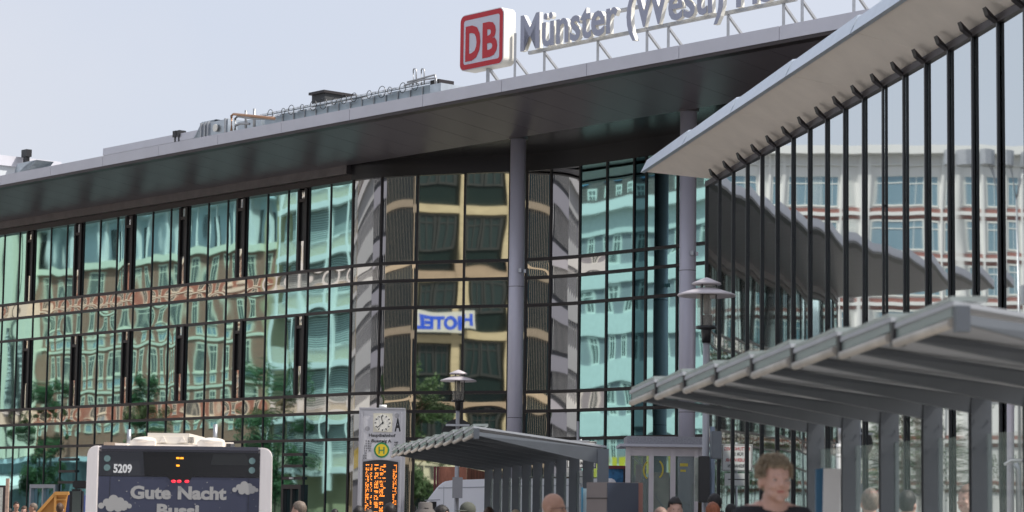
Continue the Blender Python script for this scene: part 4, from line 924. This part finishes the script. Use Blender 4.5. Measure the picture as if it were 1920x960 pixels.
for x, y0 in ((235.5,804),(404.5,792)): shift(one(lambda b: b.tube([(bx_(x),YB+1.5,zr-.05),(bx_(x),YB+1.5,bzz(y0))], .032, 14), 'exhaust_pipe', M['steel'], bus), 1.50)
shift(one(lambda b: (b.wbox(bx_(193), bx_(214), YB+.8, YB+1.2, zr-.02, bzz(831)), ), 'roof_box', mat('box_brown', (.3,.23,.17), .6), bus), 1.00); shift(one(lambda b: b.wbox(bx_(214.5), bx_(237), YB+.8, YB+1.2, zr-.02, bzz(832.5)), 'roof_bracket', M['accream'], bus), 1.00)
shift(one(lambda b: b.wbox(bx_(422.5), bx_(437), YB+.8, YB+1.3, zr-.02, bzz(829)), 'roof_hatch', M['busdark'], bus), 1.00)
shift(one(lambda b: b.wbox(bx_(422.5), bx_(438), YB+.7, YB+.78, bzz(830), bzz(827.5)), 'hatch_lip', M['accream'], bus), 0.74)
mr = one(lambda b: b.wbox(X(133,YB+.7), X(157,YB+.7), YB+.6, YB+.8, Z(140,975,YB+.7), Z(140,917,YB+.7)), 'side_mirror', M['black'], bus, bevel=.03)
one(lambda b: b.wbox(X(138,YB+.7), X(164,YB+.7), YB+.62, YB+.82, Z(140,916,YB+.7), Z(140,901,YB+.7)), 'mirror_arm', M['black'], mr, bevel=.02)
one(lambda b: b.wbox(X(136.5,YB+.6), X(153.5,YB+.6), YB+.594, YB+.599, Z(140,972,YB+.6), Z(140,921,YB+.6)), 'mirror_glass', mat('mirror_dim', (.12,.14,.13), .1, .9), mr)
for s_ in (-1, 1):
    for yy in (3, 9): one(lambda b: b.tube([(bx_(336)+s_*1.0-.146*yy, YB+yy, .35), (bx_(336)+s_*1.27-.146*yy, YB+yy, .35)], .48, 28, smooth=False), 'wheel', M['black'], bus)

# ---- van
YV = 62; van = empty('white_van', (X(880,YV), YV+1, -.15), 'white high-roof panel van parked behind the smaller shelter', 'van')
M['vanwhite'] = mat('van_white', (.82,.83,.88), .3, 0, .5)
def vp(x, y): return (X(x,YV), YV, Z(x,y,YV))
def vanbody(b):
    pts = [vp(752,1055), vp(750,1010), vp(758,995), vp(783,972), vp(806,932), vp(821,912), vp(832,903), vp(850,900), vp(930,897.5), vp(1150,897), vp(1156,905), vp(1158,1055)]
    b.prism(pts, Vector((0,1.95,0)))
one(vanbody, 'body', M['vanwhite'], van, bevel=.03)
one(lambda b: b.prism([(p_[0],YV-.012,p_[2]) for p_ in (vp(797,968), vp(806,940.5), vp(819,940.5), vp(819,968))], Vector((0,.011,0))), 'side_window', M['busblack'], van)
one(lambda b: [b.wbox(X(x,YV), X(x+.9,YV), YV-.006, YV-.001, .3, Z(x,y,YV)) for x, y in ((832,912),(911,903),(1000,903))] + [b.bar((X(822,YV),YV-.005,Z(822,915,YV)), (X(1150,YV),YV-.005,Z(1150,908,YV)), .01, .02), b.bar((X(797,YV),YV-.005,Z(797,938,YV)), (X(826,YV),YV-.005,Z(826,937,YV)), .01, .02)], 'body_seam', mat('seam_grey', (.35,.36,.4), .5), van)
for x in (790, 1090): one(lambda b: b.tube([(X(x,YV),YV-.02,.2),(X(x,YV),YV+.25,.2)], .35, 24, smooth=False), 'wheel', M['black'], van)
one(lambda b: b.wbox(X(778,YV), X(782,YV), YV-.2, YV-.05, Z(780,968,YV), Z(780,950,YV)), 'mirror', M['black'], van)

# ---- containers, skip
M['rust'] = mat('rusty_board', (.42,.17,.11), .8, noise_amt=.45, noise_scale=4, stretch=(1,1,.3)); M['darkred'] = mat('dark_red_paint', (.16,.03,.035), .5)
rc = empty('rusty_container', (X(860,66.5), 66.5, -.15), 'rusty red open container behind the white van', 'container')
def cpx(x, y, Y): return Vector((X(x,Y), Y, Z(x,y,Y)))
one(lambda b: b.prism([cpx(823,960,66.5), cpx(875,960,66.5), cpx(875,876,66.5), cpx(823,875,66.5)], Vector((0,.08,0))), 'side_board', M['rust'], rc)
one(lambda b: b.hull8([cpx(875.5,960,66.5), cpx(952,960,75), cpx(952,960,75)+Vector((0,.1,0)), cpx(875.5,960,66.5)+Vector((0,.1,0))], [cpx(875.5,877,66.5), cpx(952,893,75), cpx(952,893,75)+Vector((0,.1,0)), cpx(875.5,877,66.5)+Vector((0,.1,0))]), 'end_board', M['rust'], rc)
one(lambda b: (b.prism([cpx(813,960,66.4), cpx(817,960,66.4), cpx(817,875,66.4), cpx(813,875,66.4)], Vector((0,.15,0))), b.prism([cpx(818.5,960,66.4), cpx(822.5,960,66.4), cpx(822.5,875,66.4), cpx(818.5,875,66.4)], Vector((0,.15,0)))), 'post', M['darkred'], rc)
bc = empty('blue_container', (X(1155,63), 63, -.15), 'worn blue metal container between the small shelter and the glass kiosk', 'container')
one(lambda b: b.wbox(X(1128,63), X(1178,63), 63, 64.5, -.15, Z(1150,879,63)), 'wall', mat('blue_worn', (.04,.17,.34), .6, noise_amt=.5, noise_scale=7), bc)
one(lambda b: b.wbox(X(1126,63), X(1180,63), 62.95, 64.55, Z(1150,879,63)+.001, Z(1150,873,63)), 'top_frame', M['darkred'], bc)
one(lambda b: b.wbox(X(1168.5,63), X(1171.5,63), 62.9, 62.99, -.15, Z(1150,879,63)), 'post', M['frame_b'], bc)
sk = empty('skip_hopper', (X(100,52), 53, -.15), 'ochre steel skip hopper with sloping side behind the bus', 'skip')
M['ochre'] = mat('ochre_paint', (.50,.24,.055), .5, noise_amt=.12, noise_scale=3)
one(lambda b: b.prism([cpx(55,985,52), cpx(120,985,52), cpx(127,925,52), cpx(105,925,52)], Vector((0,1.8,0))), 'body', M['ochre'], sk)
one(lambda b: (b.bar(cpx(55,983,51.95), cpx(105,924.5,51.95), .06, .06), b.bar(cpx(104,925,51.95), cpx(130,925,51.95), .07, .07), b.bar(cpx(105,927,51.95), cpx(105,980,51.95), .05, .05), b.bar(cpx(105,937,51.95), cpx(125,937,51.95), .04, .03)), 'rim', mat('ochre_edge', (.60,.30,.08), .5), sk)
one(lambda b: b.prism([cpx(120.5,985,52.1), cpx(140,985,52.1), cpx(140,927,52.1), cpx(128.5,927,52.1)], Vector((0,1.6,0))), 'blue_side', mat('skip_blue', (.02,.04,.16), .5), sk)

# ---- board with post at far left
bd_ = empty('notice_board', (X(8,50), 50, 0), 'notice board with a brown post at the left edge of the picture', 'notice board')
one(lambda b: b.wbox(X(11,50), X(16.5,50), 50, 50.1, 0, Z(13,897,50)), 'post', mat('brown_post', (.42,.30,.24), .6, noise_amt=.3, noise_scale=9), bd_)
one(lambda b: b.wbox(X(-20,50), X(10.5,50), 50.02, 50.08, .6, Z(0,910,50)), 'frame', M['frame_b'], bd_)
one(lambda b: b.wbox(X(-18,50), X(6,50), 50.0, 50.019, .8, Z(0,914,50)), 'notice', mat('notice_paper', (.5,.5,.46), .6, noise_amt=.4, noise_scale=14), bd_)

# ---- glazed kiosk
YK = 60; kk = empty('glass_kiosk', (X(1244,YK), YK+.7, 0), 'small grey glazed lift kiosk with flat roof in front of the second column', 'kiosk')
kz = lambda y: Z(1244, y, YK); kx = lambda x: X(x, YK)
M['kgrey'] = mat('kiosk_grey', (.72,.67,.69), .45, .35, noise_amt=.05); M['kroof'] = mat('kiosk_parapet', (.34,.34,.37), .8, noise_amt=.25, noise_scale=30)
one(lambda b: b.wbox(kx(1176), kx(1340), YK+.1, YK+2, kz(833), kz(818)), 'parapet', M['kroof'], kk)
one(lambda b: b.wbox(kx(1162), kx(1345), YK-.15, YK+2.2, kz(838), kz(833)-.002), 'roof_plate', M['fascia'], kk)
one(lambda b: b.wbox(kx(1180), kx(1340), YK+.03, YK+.1, kz(855), kz(838)-.002), 'header', M['kgrey'], kk)
for x0, x1_ in ((1173,1182),(1216.5,1225.5),(1257,1266.5),(1302,1309)): one(lambda b: b.wbox(kx(x0), kx(x1_), YK, YK+.14, 0, kz(838)-.003), 'post', M['kgrey'], kk)
M['kglass'] = mat('kiosk_glass', (.3,.38,.35), .04, 0, .8, alpha=.35)
for x0, x1_ in ((1182.5,1216),(1226,1256.5),(1267,1301.5)): one(lambda b: b.wbox(kx(x0), kx(x1_), YK+.05, YK+.07, 0, kz(855)-.002), 'glass_panel', M['kglass'], kk)
one(lambda b: b.wbox(kx(1232), kx(1262), YK+1.4, YK+1.45, 0, kz(884)), 'back_panel', mat('kiosk_back', (.50,.48,.40), .6, noise_amt=.4, noise_scale=3), kk)
M['yellow'] = mat('yellow_mark', (.62,.50,.08), .5)
def yel(b, cx, cy, a0, a1):
    if 1:
        pts = [(kx(cx)+ .13*math.cos(R(t)), YK+.045, kz(cy)+.21*math.sin(R(t))) for t in range(a0, a1+1, 10)]
        for p_, q_ in zip(pts, pts[1:]): b.bar(p_, q_, .04, .004, upv=Vector((0,1,0)))
for a_ in ((1217, 882, 110, 250), (1233, 880, -70, 70)): one(lambda b: yel(b, *a_), 'yellow_marking', M['yellow'], kk)
one(lambda b: b.wbox(kx(1275), kx(1290), YK+.044, YK+.047, kz(874), kz(868)), 'yellow_marking', M['yellow'], kk)
one(lambda b: b.wbox(kx(1276), kx(1286), YK+.044, YK+.047, kz(884), kz(880)), 'yellow_marking', M['yellow'], kk)
one(lambda b: (b.wbox(kx(1196), kx(1207), YK+.9, YK+1.1, 0, kz(870)), ), 'inner_post', M['darkred'], kk)
one(lambda b: [b.bar((kx(x0),YK+.5,kz(y0)), (kx(x1_),YK+.6,kz(y1_)), .03, .03) for x0,y0,x1_,y1_ in ((1190,858,1215,880),(1226,920,1250,955),(1272,935,1300,948),(1298,960,1303,905))], 'tension_rod', M['steel'], kk)

# ---- cabinet with dark side
YC = 28; cb_ = empty('ticket_cabinet', (X(1150,YC), YC+.4, 0), 'dark navy cabinet with a brownish grey side standing before the small shelter end', 'cabinet')
A_, B_, C_ = cpx(1100,908,YC+.35), cpx(1138,904,YC), cpx(1196,902,YC+.15); A_.z = B_.z = C_.z = Z(1138,904,YC)
D_ = A_+(C_-B_); 
def flat(v, z): return Vector((v.x, v.y, z))
one(lambda b: b.hull8([flat(A_,0), flat(B_,0), flat(C_,0), flat(D_,0)], [A_, B_, C_, D_]), 'body', mat('cabinet_side', (.20,.175,.175), .5, .1, noise_amt=.05), cb_)
dn = (C_-B_).cross(Vector((0,0,1))).normalized()
one(lambda b: b.hull8([flat(B_,0.02)+dn*.004, flat(C_,0.02)+dn*.004, flat(C_,0.02)+dn*.02, flat(B_,0.02)+dn*.02], [B_+dn*.004-Vector((0,0,.005)), C_+dn*.004-Vector((0,0,.005)), C_+dn*.02-Vector((0,0,.005)), B_+dn*.02-Vector((0,0,.005))]), 'navy_panel', mat('cabinet_navy', (.022,.032,.055), .3), cb_)
one(lambda b: b.hull8([flat(C_,0), flat(C_,0)+Vector((.06,.02,0)), flat(C_,0)+Vector((.06,.2,0)), flat(C_,0)+Vector((0,.2,0))], [C_, C_+Vector((.06,.02,0)), C_+Vector((.06,.2,0)), C_+Vector((0,.2,0))]), 'edge_trim', mat('cabinet_edge', (.22,.10,.08), .5), cb_)
one(lambda b: [b.bar(flat(A_,z)-dn*-.0+Vector((-.002,-.006,0)), flat(B_,z)+Vector((-.002,-.006,0)), .006, .008) for z in (Z(1120,934,YC),)], 'joint', M['black'], cb_)
ac = empty('advert_case', (X(1094,29.5), 29.5, 0), 'slim blue-edged glass advert case left of the navy cabinet', 'advert case')
one(lambda b: b.wbox(X(1090,29.5), X(1093,29.5), 29.4, 29.6, 0, Z(1094,914,29.5)), 'frame', mat('case_blue', (.05,.22,.35), .4), ac)
one(lambda b: b.wbox(X(1093.3,29.5), X(1100,29.5), 29.45, 29.5, 0, Z(1094,916,29.5)), 'panel', mat('case_pale', (.40,.52,.55), .3), ac)
# white slim poles behind the small shelter
for i, (x, y0, lb) in enumerate(((1003,893,'thin white pole seen through the small shelter, leftmost of its row'),(1027.5,893,'white pole in the small shelter row, second from left'),(1053,892,'white pole in the small shelter row, third from left'),(1079,903,'white pole nearest the navy cabinet in the small shelter row'))):
    e = empty('bollard_pole', (X(x,44), 44, 0), lb, 'pole', 'white poles behind the small shelter')
    one(lambda b: b.tube([(X(x,44),44,0),(X(x,44),44,Z(x,y0+6,44))], .028, 10), 'tube', M['white'], e); one(lambda b: b.tube([(X(x,44),44,Z(x,y0+6,44)),(X(x,44),44,Z(x,y0,44))], .02, 10), 'tip', M['steel'], e)
# arm light above the shelter end
al_ = empty('arm_light', (X(1083,50), 50, 0), 'small white arm light on a thin pole above the small shelter end', 'lamp')
one(lambda b: b.tube([(X(1083,50),50,0),(X(1083,50),50,Z(1083,790,50))], .03, 8), 'pole', M['polegrey'], al_)
one(lambda b: b.wbox(X(1062,50), X(1105,50), 49.95, 50.15, Z(1083,829,50), Z(1083,825.5,50)), 'light_bar', M['white'], al_, bevel=.008)
# banner and pole under the big shelter
pb = empty('paper_banner', (X(1555,17), 17.2, 0), 'white sheet hanging on a blue stand under the large shelter', 'banner')
one(lambda b: b.prism([cpx(1530,1150,17.1), cpx(1545,1150,17.1), cpx(1546,877,17.1), cpx(1530,880,17.1)], Vector((0,.05,0))), 'blue_edge', mat('stand_blue', (.03,.13,.24), .4), pb)
one(lambda b: b.prism([cpx(1540,1150,17), cpx(1572,1150,17), cpx(1577,879,17), cpx(1545,878,17)], Vector((0,.03,0))), 'sheet', mat('sheet_white', (.70,.69,.68), .6, noise_amt=.04), pb)
wp_ = empty('striped_post', (X(1575,22), 22, 0), 'white post with thin dark rings behind the hanging sheet', 'post')
one(lambda b: b.tube([(X(1575,22),22,0),(X(1575,22),22,Z(1575,832,22))], .034, 16), 'tube', M['white'], wp_)
one(lambda b: [b.tube([(X(1575,22),22,Z(1575,y+1.4,22)),(X(1575,22),22,Z(1575,y,22))], .0355, 16) for y in (838,841.5,845,848.5,856)], 'ring', M['black'], wp_)
one(lambda b: b.tube([(X(1575,22),22,Z(1575,832,22)),(X(1575,22),22,Z(1575,790,22))], .018, 10), 'rod', M['steel'], wp_)
wq = empty('white_mast', (X(1897,30), 30, 0), 'pale grey mast with a crossbar at the right edge under the shelter', 'mast')
one(lambda b: b.tube([(X(1892,30),30,0),(X(1896,30),30,Z(1896,740,30))], .045, 14), 'tube', M['lampgrey'], wq)
one(lambda b: b.tube([(X(1880,30),29.9,Z(1896,872,30)),(X(1893,30),29.9,Z(1896,864,30)),(X(1925,30),29.9,Z(1896,864,30))], .02, 8), 'crossbar', M['white'], wq)
one(lambda b: b.tube([(X(1905,30),29.8,0),(X(1903,30),29.8,Z(1896,880,30)),(X(1898,30),29.8,Z(1896,869,30))], .035, 10), 'hoop', M['steel'], wq)
tree((X(1905,38), 38.5, 0), 41, 3.3, 1.6, 'small leafy tree behind the shelter glass at the right edge', 2500)
# fire brigade sign near the pavilion: it is read mirrored in the glass
nb = Vector((.373,-.928,0)); xb = Vector((.928,.373,0)); fo = Vector((1.59, 54.3, 0))
fs = empty('fire_lane_sign', fo, 'white fire lane notice with red and black words, mirrored in the pavilion glass', 'sign')
one(lambda b: b.tube([fo-nb*.05, fo-nb*.05+ZD*3.3], .03, 10), 'pole', M['steel'], fs)
def fbox(b, h0, h1, z0_, z1_, o0, o1): b.hull8([fo+xb*h0+nb*o0+ZD*z0_, fo+xb*h1+nb*o0+ZD*z0_, fo+xb*h1+nb*o1+ZD*z0_, fo+xb*h0+nb*o1+ZD*z0_], [fo+xb*h0+nb*o0+ZD*z1_, fo+xb*h1+nb*o0+ZD*z1_, fo+xb*h1+nb*o1+ZD*z1_, fo+xb*h0+nb*o1+ZD*z1_])
one(lambda b: fbox(b, -.36, .36, 2.66, 3.26, 0, .012), 'board', M['white'], fs); one(lambda b: fbox(b, -.28, .28, 2.34, 2.61, 0, .012), 'board', M['white'], fs)
one(lambda b: [fbox(b, h0, h1, z0_, z1_, .0125, .0145) for h0,h1,z0_,z1_ in ((-.345,.345,3.235,3.247),(-.345,.345,2.673,2.685),(-.345,-.333,2.685,3.235),(.333,.345,2.685,3.235))], 'border', M['black'], fs)
redt = mat('sign_text_red', (.45,.03,.04), .5)
for tx_, z_, mt, w_ in (('RETTUNGSWEG',3.12,redt,.60),('FÜR DIE',3.00,M['black'],.30),('FEUERWEHR',2.87,redt,.54),('FREIHALTEN',2.74,M['black'],.42)):
    fit_text('lettering', tx_, mt, fs, fo+nb*.013+ZD*z_, xb, nb, w_, .075, off=.02, ext=.001, align='C')
one(lambda b: b.bar(fo+nb*.014+xb*-.2+ZD*2.475, fo+nb*.014+xb*.2+ZD*2.475, .004, .02, upv=ZD), 'arrow', M['black'], fs)

# ================================================================== people
def skin_m(n, c): return mat(n, c, .5, 0, .4, noise_amt=.06, noise_scale=30)
M['skin'] = skin_m('skin_light', (.47,.29,.23)); M['skin2'] = skin_m('skin_tan', (.40,.23,.165)); M['eyew'] = mat('eye_white', (.40,.36,.34), .5); M['iris'] = mat('iris', (.05,.04,.03), .2); M['lip'] = mat('lips', (.38,.13,.11), .5)
def hairm(n, c): return mat(n, c, .55, 0, .4, noise_amt=.35, noise_scale=60, bump=.004, bscale=120, stretch=(1,1,.35))
HM = {'black': hairm('hair_black', (.012,.010,.010)), 'brown': hairm('hair_brown', (.07,.04,.025)), 'blond': hairm('hair_blond', (.28,.22,.15)), 'grey': hairm('hair_grey', (.16,.125,.10)), 'auburn': hairm('hair_auburn', (.22,.07,.03)), 'stubble': hairm('hair_stubble', (.22,.14,.11))}
CM = {}
def cloth(c):
    if c not in CM: CM[c] = mat('cloth_%02d' % (len(CM)+1), c, .85, noise_amt=.1, noise_scale=8, bump=.002, bscale=60)
    return CM[c]
def person(px, ytop, Y, face, hair, shirt, label, hat=None, skin='skin', vox=.013, cover=0.0, legs=(.05,.06,.09), build=1.0, sh=0.0, glasses=False, hairvol=1.0):
    c0 = at(px, ytop, Y); base = Vector((c0.x, Y, 0)); H = c0.z-cover; k = H/1.75; hz = 1.75
    rot = Matrix.Rotation(R(face), 4, 'Z')      # face 0 looks at the camera (-Y); positive turns to its left (+X side)
    TR = Matrix.Translation(base) @ rot @ Matrix.Diagonal((k,k,k,1))
    b = MB()
    b.ell((0,.014,hz-.098),(.075,.097,.098)); b.ell((0,-.016,hz-.142),(.061,.076,.092)); b.ell((0,-.034,hz-.198),(.044,.046,.034)); b.ell((0,-.072,hz-.218),(.022,.018,.016))
    b.ell((0,-.094,hz-.146),(.014,.020,.016)); b.ell((0,-.086,hz-.128),(.009,.014,.028)); b.ell((0,-.077,hz-.106),(.046,.013,.010))
    for s_ in (-1,1):
        b.ell((s_*.077,.012,hz-.138),(.009,.019,.031)); b.ell((s_*.036,-.068,hz-.155),(.020,.020,.018)); b.ell((s_*.036,-.045,hz-.192),(.02,.03,.024))
        b.tube([(s_*.07,.035,hz-.335+sh),(s_*.165,.035,hz-.355+sh),(s_*.205*build,.035,hz-.42+sh),(s_*.235*build,.055,hz-.66+sh)], [.05,.058,.056,.042], 12)
        b.tube([(s_*.235*build,.055,hz-.65+sh),(s_*.245*build,-.01,hz-.80),(s_*.235*build,-.05,hz-.90)], [.042,.036,.027], 12)
        b.ell((s_*.235*build,-.06,hz-.945),(.018,.036,.048))
        for j, dy in enumerate((-.03,-.01,.01,.028)): b.tube([(s_*.235*build,-.06+dy,hz-.97),(s_*.232*build,-.066+dy,hz-1.01),(s_*.222*build,-.066+dy,hz-1.04+abs(j-1.5)*.008)], [.0095,.009,.0075], 6)
        b.tube([(s_*.225*build,-.09,hz-.93),(s_*.215*build,-.105,hz-.965)], [.011,.009], 6)
        b.tube([(s_*.085,.03,hz-.86),(s_*.095,.02,.50),(s_*.095,.045,.30),(s_*.095,.05,.09)], [.088,.058,.054,.04], 14)
        b.ell((s_*.1,-.02,.045),(.045,.13,.042))
    b.tube([(0,.012,hz-.19),(0,.028,hz-.33+sh)], [.055,.064], 14); b.tube([(-.09,.035,hz-.32+sh),(.09,.035,hz-.32+sh)], [.045,.045], 12)
    b.ell((0,.03,hz-.45+sh),(.165*build,.112*build,.155)); b.ell((0,.02,hz-.62+sh),(.15*build,.108*build,.2)); b.ell((0,.03,hz-.85),(.16*build,.115*build,.12))
    me = b.done(); o = bpy.data.objects.new('t', me); C.objects.link(o)
    md = o.modifiers.new('r', 'REMESH'); md.mode = 'VOXEL'; md.voxel_size = vox/k; md.use_smooth_shade = True
    sm = o.modifiers.new('s', 'SMOOTH'); sm.iterations = 3 if vox < .01 else 1; sm.factor = .5
    body = bpy.data.meshes.new_from_object(o.evaluated_get(bpy.context.evaluated_depsgraph_get())); bpy.data.objects.remove(o)
    sk_, sh_, tr_ = M[skin], cloth(shirt), cloth(legs)
    for x in (sk_, sh_, tr_): body.materials.append(x)
    for p_ in body.polygons:
        c_ = p_.center; z = c_.z; ax = abs(c_.x); r_ = math.hypot(c_.x, c_.y-.03)
        neck = z > hz+sh-.30 - max(0, -(c_.y))*.25 or (z > hz+sh-.345 and r_ < .075)
        if neck: i = 0
        elif ax > .185*build and z < hz-.56: i = 0
        elif z > hz-.80: i = 1
        elif z > .09: i = 2
        else: i = 2
        p_.material_index = i; p_.use_smooth = True
    body.transform(TR)
    root = link('person', body, [], None, base); tag(root, label, 'person')
    for s_ in (-1,1):
        b = MB(); b.ell((s_*.030,-.0775,hz-.122),(.0115,.008,.0048),10); me = b.done(); me.transform(TR); ey = link('eye', me, M['eyew'], root)
        b = MB(); b.ell((s_*.030,-.0842,hz-.122),(.005,.003,.0045),8); me = b.done(); me.transform(TR); link('iris', me, M['iris'], ey)
    b = MB(); b.ell((0,-.0815,hz-.180),(.022,.008,.0065),12); me = b.done(); me.transform(TR); link('mouth', me, M['lip'], root)
    if glasses:
        b = MB()
        for s_ in (-1,1):
            b.tube([(s_*.032+.021*math.cos(R(t)),-.098,hz-.124+.015*math.sin(R(t))) for t in range(0,361,30)], .0018, 5, cap=False); b.bar((s_*.055,-.098,hz-.118),(s_*.078,.01,hz-.125),.003,.003)
        me = b.done(); me.transform(TR); link('glasses', me, M['black'], root)
    if hair:
        b = MB(); bm2 = bmesh.new(); bmesh.ops.create_icosphere(bm2, subdivisions=5 if vox < .01 else 4, radius=1)
        long_ = hair[1]; rr = random.Random(int(px)); sd = Vector((rr.random()*9, rr.random()*9, 0)); dl = []
        for v in bm2.verts:
            d_ = v.co.copy(); n1 = noise.noise(d_*3+sd); n2 = noise.noise(Vector((d_.x*9,d_.y*9,d_.z*3))+sd); n3 = noise.noise(Vector((d_.x*26,d_.y*26,d_.z*7))+sd)
            th = (1.02+.10*hairvol*max(0, d_.z) + (.05*n1+.05*n2+.03*n3)*hairvol*(.35+.65*max(0,d_.z)))
            if long_ < .02: th = 1.012+.008*n2
            v.co = Vector((d_.x*.077*th, d_.y*.099*th+.014, d_.z*.10*th+hz-.098))
            if long_ > .2 and d_.z < 0 and d_.y > -.2: v.co.z -= long_*(-d_.z)
        for f in bm2.faces:
            c_ = f.calc_center_median(); yy = c_.y; zz_ = c_.z-hz
            line = -.062+.012*noise.noise(c_*40+sd)           # hairline over the forehead
            front = yy < -.035 and zz_ < line
            side = yy < -.005+ (zz_+.06)*-.15 and zz_ < -.10 and abs(c_.x) > .03 and long_ < .2
            low = zz_ < -.165-long_*.8 if yy > .0 else zz_ < -.11-long_*.9
            under = zz_ < -.20 and long_ < .1
            if front or side or low or under: dl.append(f)
        bmesh.ops.delete(bm2, geom=dl, context='FACES')
        me = bpy.data.meshes.new('hair'); bm2.to_mesh(me); bm2.free(); b.bm.free()
        for p_ in me.polygons: p_.use_smooth = True
        me.transform(TR); o = link('hair', me, HM[hair[0]], root)
        so_ = o.modifiers.new('s', 'SOLIDIFY'); so_.thickness = .006; so_.offset = -1
        if vox < .0085:
            bs = MB(); r = random.Random(2)
            for q_ in range(1900):
                a = r.uniform(0, 6.283); e_ = math.asin(r.uniform(-.1, 1)); d_ = Vector((math.cos(a)*math.cos(e_), math.sin(a)*math.cos(e_), math.sin(e_)))
                p0 = Vector((d_.x*.080, d_.y*.102+.014, d_.z*.105+hz-.098))
                if p0.y < -.045 and p0.z-hz < -.05: continue
                if p0.z-hz < -.12: continue
                fl = Vector((math.sin(p0.y*60+a*3)*.5, -.35 if p0.y < 0 else .5, -.45)) + d_*.55 + Vector((r.gauss(0,.35), r.gauss(0,.35), r.gauss(0,.2))); L_ = r.uniform(.012,.036)*(.35+.65*max(0,d_.z))
                p1 = p0+fl.normalized()*L_*.5+d_*.006; p2 = p1+(fl.normalized()+Vector((0,0,-.5)))*L_*.5
                bs.tube([p0, p1, p2], [.0032,.0028,.0008], 4, cap=False)
            me = bs.done(); me.transform(TR); link('hair_strands', me, HM[hair[0]], o)
    if hat:
        kind, hc = hat; b = MB(); c_ = (0,.012,0)
        if kind == 'bucket': b.lathe(c_, [(.135,hz-.115),(.128,hz-.10),(.098,hz-.065),(.092,hz-.06),(.085,hz+.012),(.06,hz+.022),(0,hz+.024)], 28)
        else:
            b.ell((0,.012,hz-.07),(.088,.108,.092),20); b.ell((0,-.10,hz-.085),(.07,.075,.010),16)
        me = b.done(); me.transform(TR); link('hat', me, cloth(hc), root)
    return root
person(1453, 855, 13.9, 16, ('blond',.0+.03), (.008,.008,.012), 'blond tousled-haired man in a black T-shirt in the right foreground', vox=.0065, skin='skin', build=1.05, hairvol=.75, sh=.05)
person(1040, 925, 20.5, 62, None, (.3,.3,.32), 'bald man with thin glasses before the small shelter', vox=.008, skin='skin2', glasses=True, cover=0)
person(560, 941, 33, 250, ('grey',.02), (.08,.09,.12), 'man with short grey-brown hair right of the bus, face turned left', vox=.011)
person(1240, 951, 26, 20, ('stubble',.0), (.35,.3,.3), 'balding head at the lower edge left of a black-haired woman', vox=.011)
person(1266, 934, 28, 5, ('black',.06), (.06,.05,.06), 'black-haired person with a fringe in front of the glass kiosk', vox=.011, hairvol=1.4)
person(1339, 927, 31, 200, ('black',.05), (.05,.05,.06), 'tall dark-haired person beside the black display box', vox=.011)
person(1336, 944, 27.5, 190, ('auburn',.12), (.10,.05,.04), 'auburn-haired person at the lower edge below the black display box', vox=.012, hairvol=1.4)
person(1371, 946, 33, 170, ('black',.05), (.03,.03,.04), 'dark-haired person left of the blond man', vox=.012)
person(798, 941, 30, 10, ('black',.05), (.10,.10,.11), 'person in a grey-brown bucket hat in front of the white van', hat=('bucket', (.10,.09,.085)), cover=.024, vox=.012)
person(830, 949, 30.5, 100, ('black',.03), (.02,.02,.03), 'black-haired person between the bucket hat and the olive cap', vox=.013, hairvol=1.3)
person(876, 941, 28.5, -40, ('black',.06), (.12,.12,.10), 'person in a dark olive peaked cap beside the lamp pole', hat=('cap', (.07,.075,.06)), cover=.02, vox=.012)
person(731, 945, 30, 190, ('black',.05), (.05,.05,.07), 'black-haired person under the orange display, right one', vox=.013, hairvol=1.3)
person(673, 950, 31, 180, ('black',.05), (.06,.06,.07), 'black-haired person under the left half of the orange display', vox=.013, hairvol=1.2)
person(692, 956, 34, 170, ('brown',.04), (.10,.08,.07), 'brown-haired person barely showing below the orange display', vox=.014)
person(628, 955, 48, 180, ('black',.03), (.03,.03,.03), 'distant dark-haired person between the grey-haired man and the stop pillar', vox=.014)
person(917, 952, 34, 180, ('brown',.04), (.15,.12,.10), 'brown-haired person at the left end of the small shelter', vox=.014)
person(967, 957, 31, 180, ('blond',.04), (.15,.12,.10), 'fair-haired head just showing under the small shelter', vox=.014)
person(31, 940, 70, 30, ('black',.01), (.62,.62,.62), 'dark-haired man in a white shirt by the left station doors', vox=.014, skin='skin2')
person(18, 953, 58, 180, ('black',.03), (.03,.03,.04), 'dark-haired person at the lower left edge', vox=.014)
person(45.5, 949, 60, 0, ('brown',.03), (.3,.3,.3), 'brown-haired person with glasses facing the camera at far left', vox=.013, glasses=True)
person(62, 943, 60, -90, ('grey',.01), (.12,.12,.13), 'short-haired man in grey looking left before the glass doors', vox=.014, skin='skin2')
person(113, 944, 50, 175, ('brown',.03), (.10,.10,.12), 'person with dark brown hair before the ochre skip', vox=.013)
person(1631, 918, 23.5, 180, ('grey',.04), (.25,.30,.36), 'grey-haired person behind the large shelter glass, left of three', vox=.013)
person(1702, 921, 24, 150, ('black',.05), (.06,.06,.07), 'dark-haired person behind the large shelter glass, middle of three', vox=.013)
person(1814, 908, 23, -50, ('stubble',.0), (.06,.06,.10), 'close-cropped man behind the large shelter glass, right of three', vox=.012)
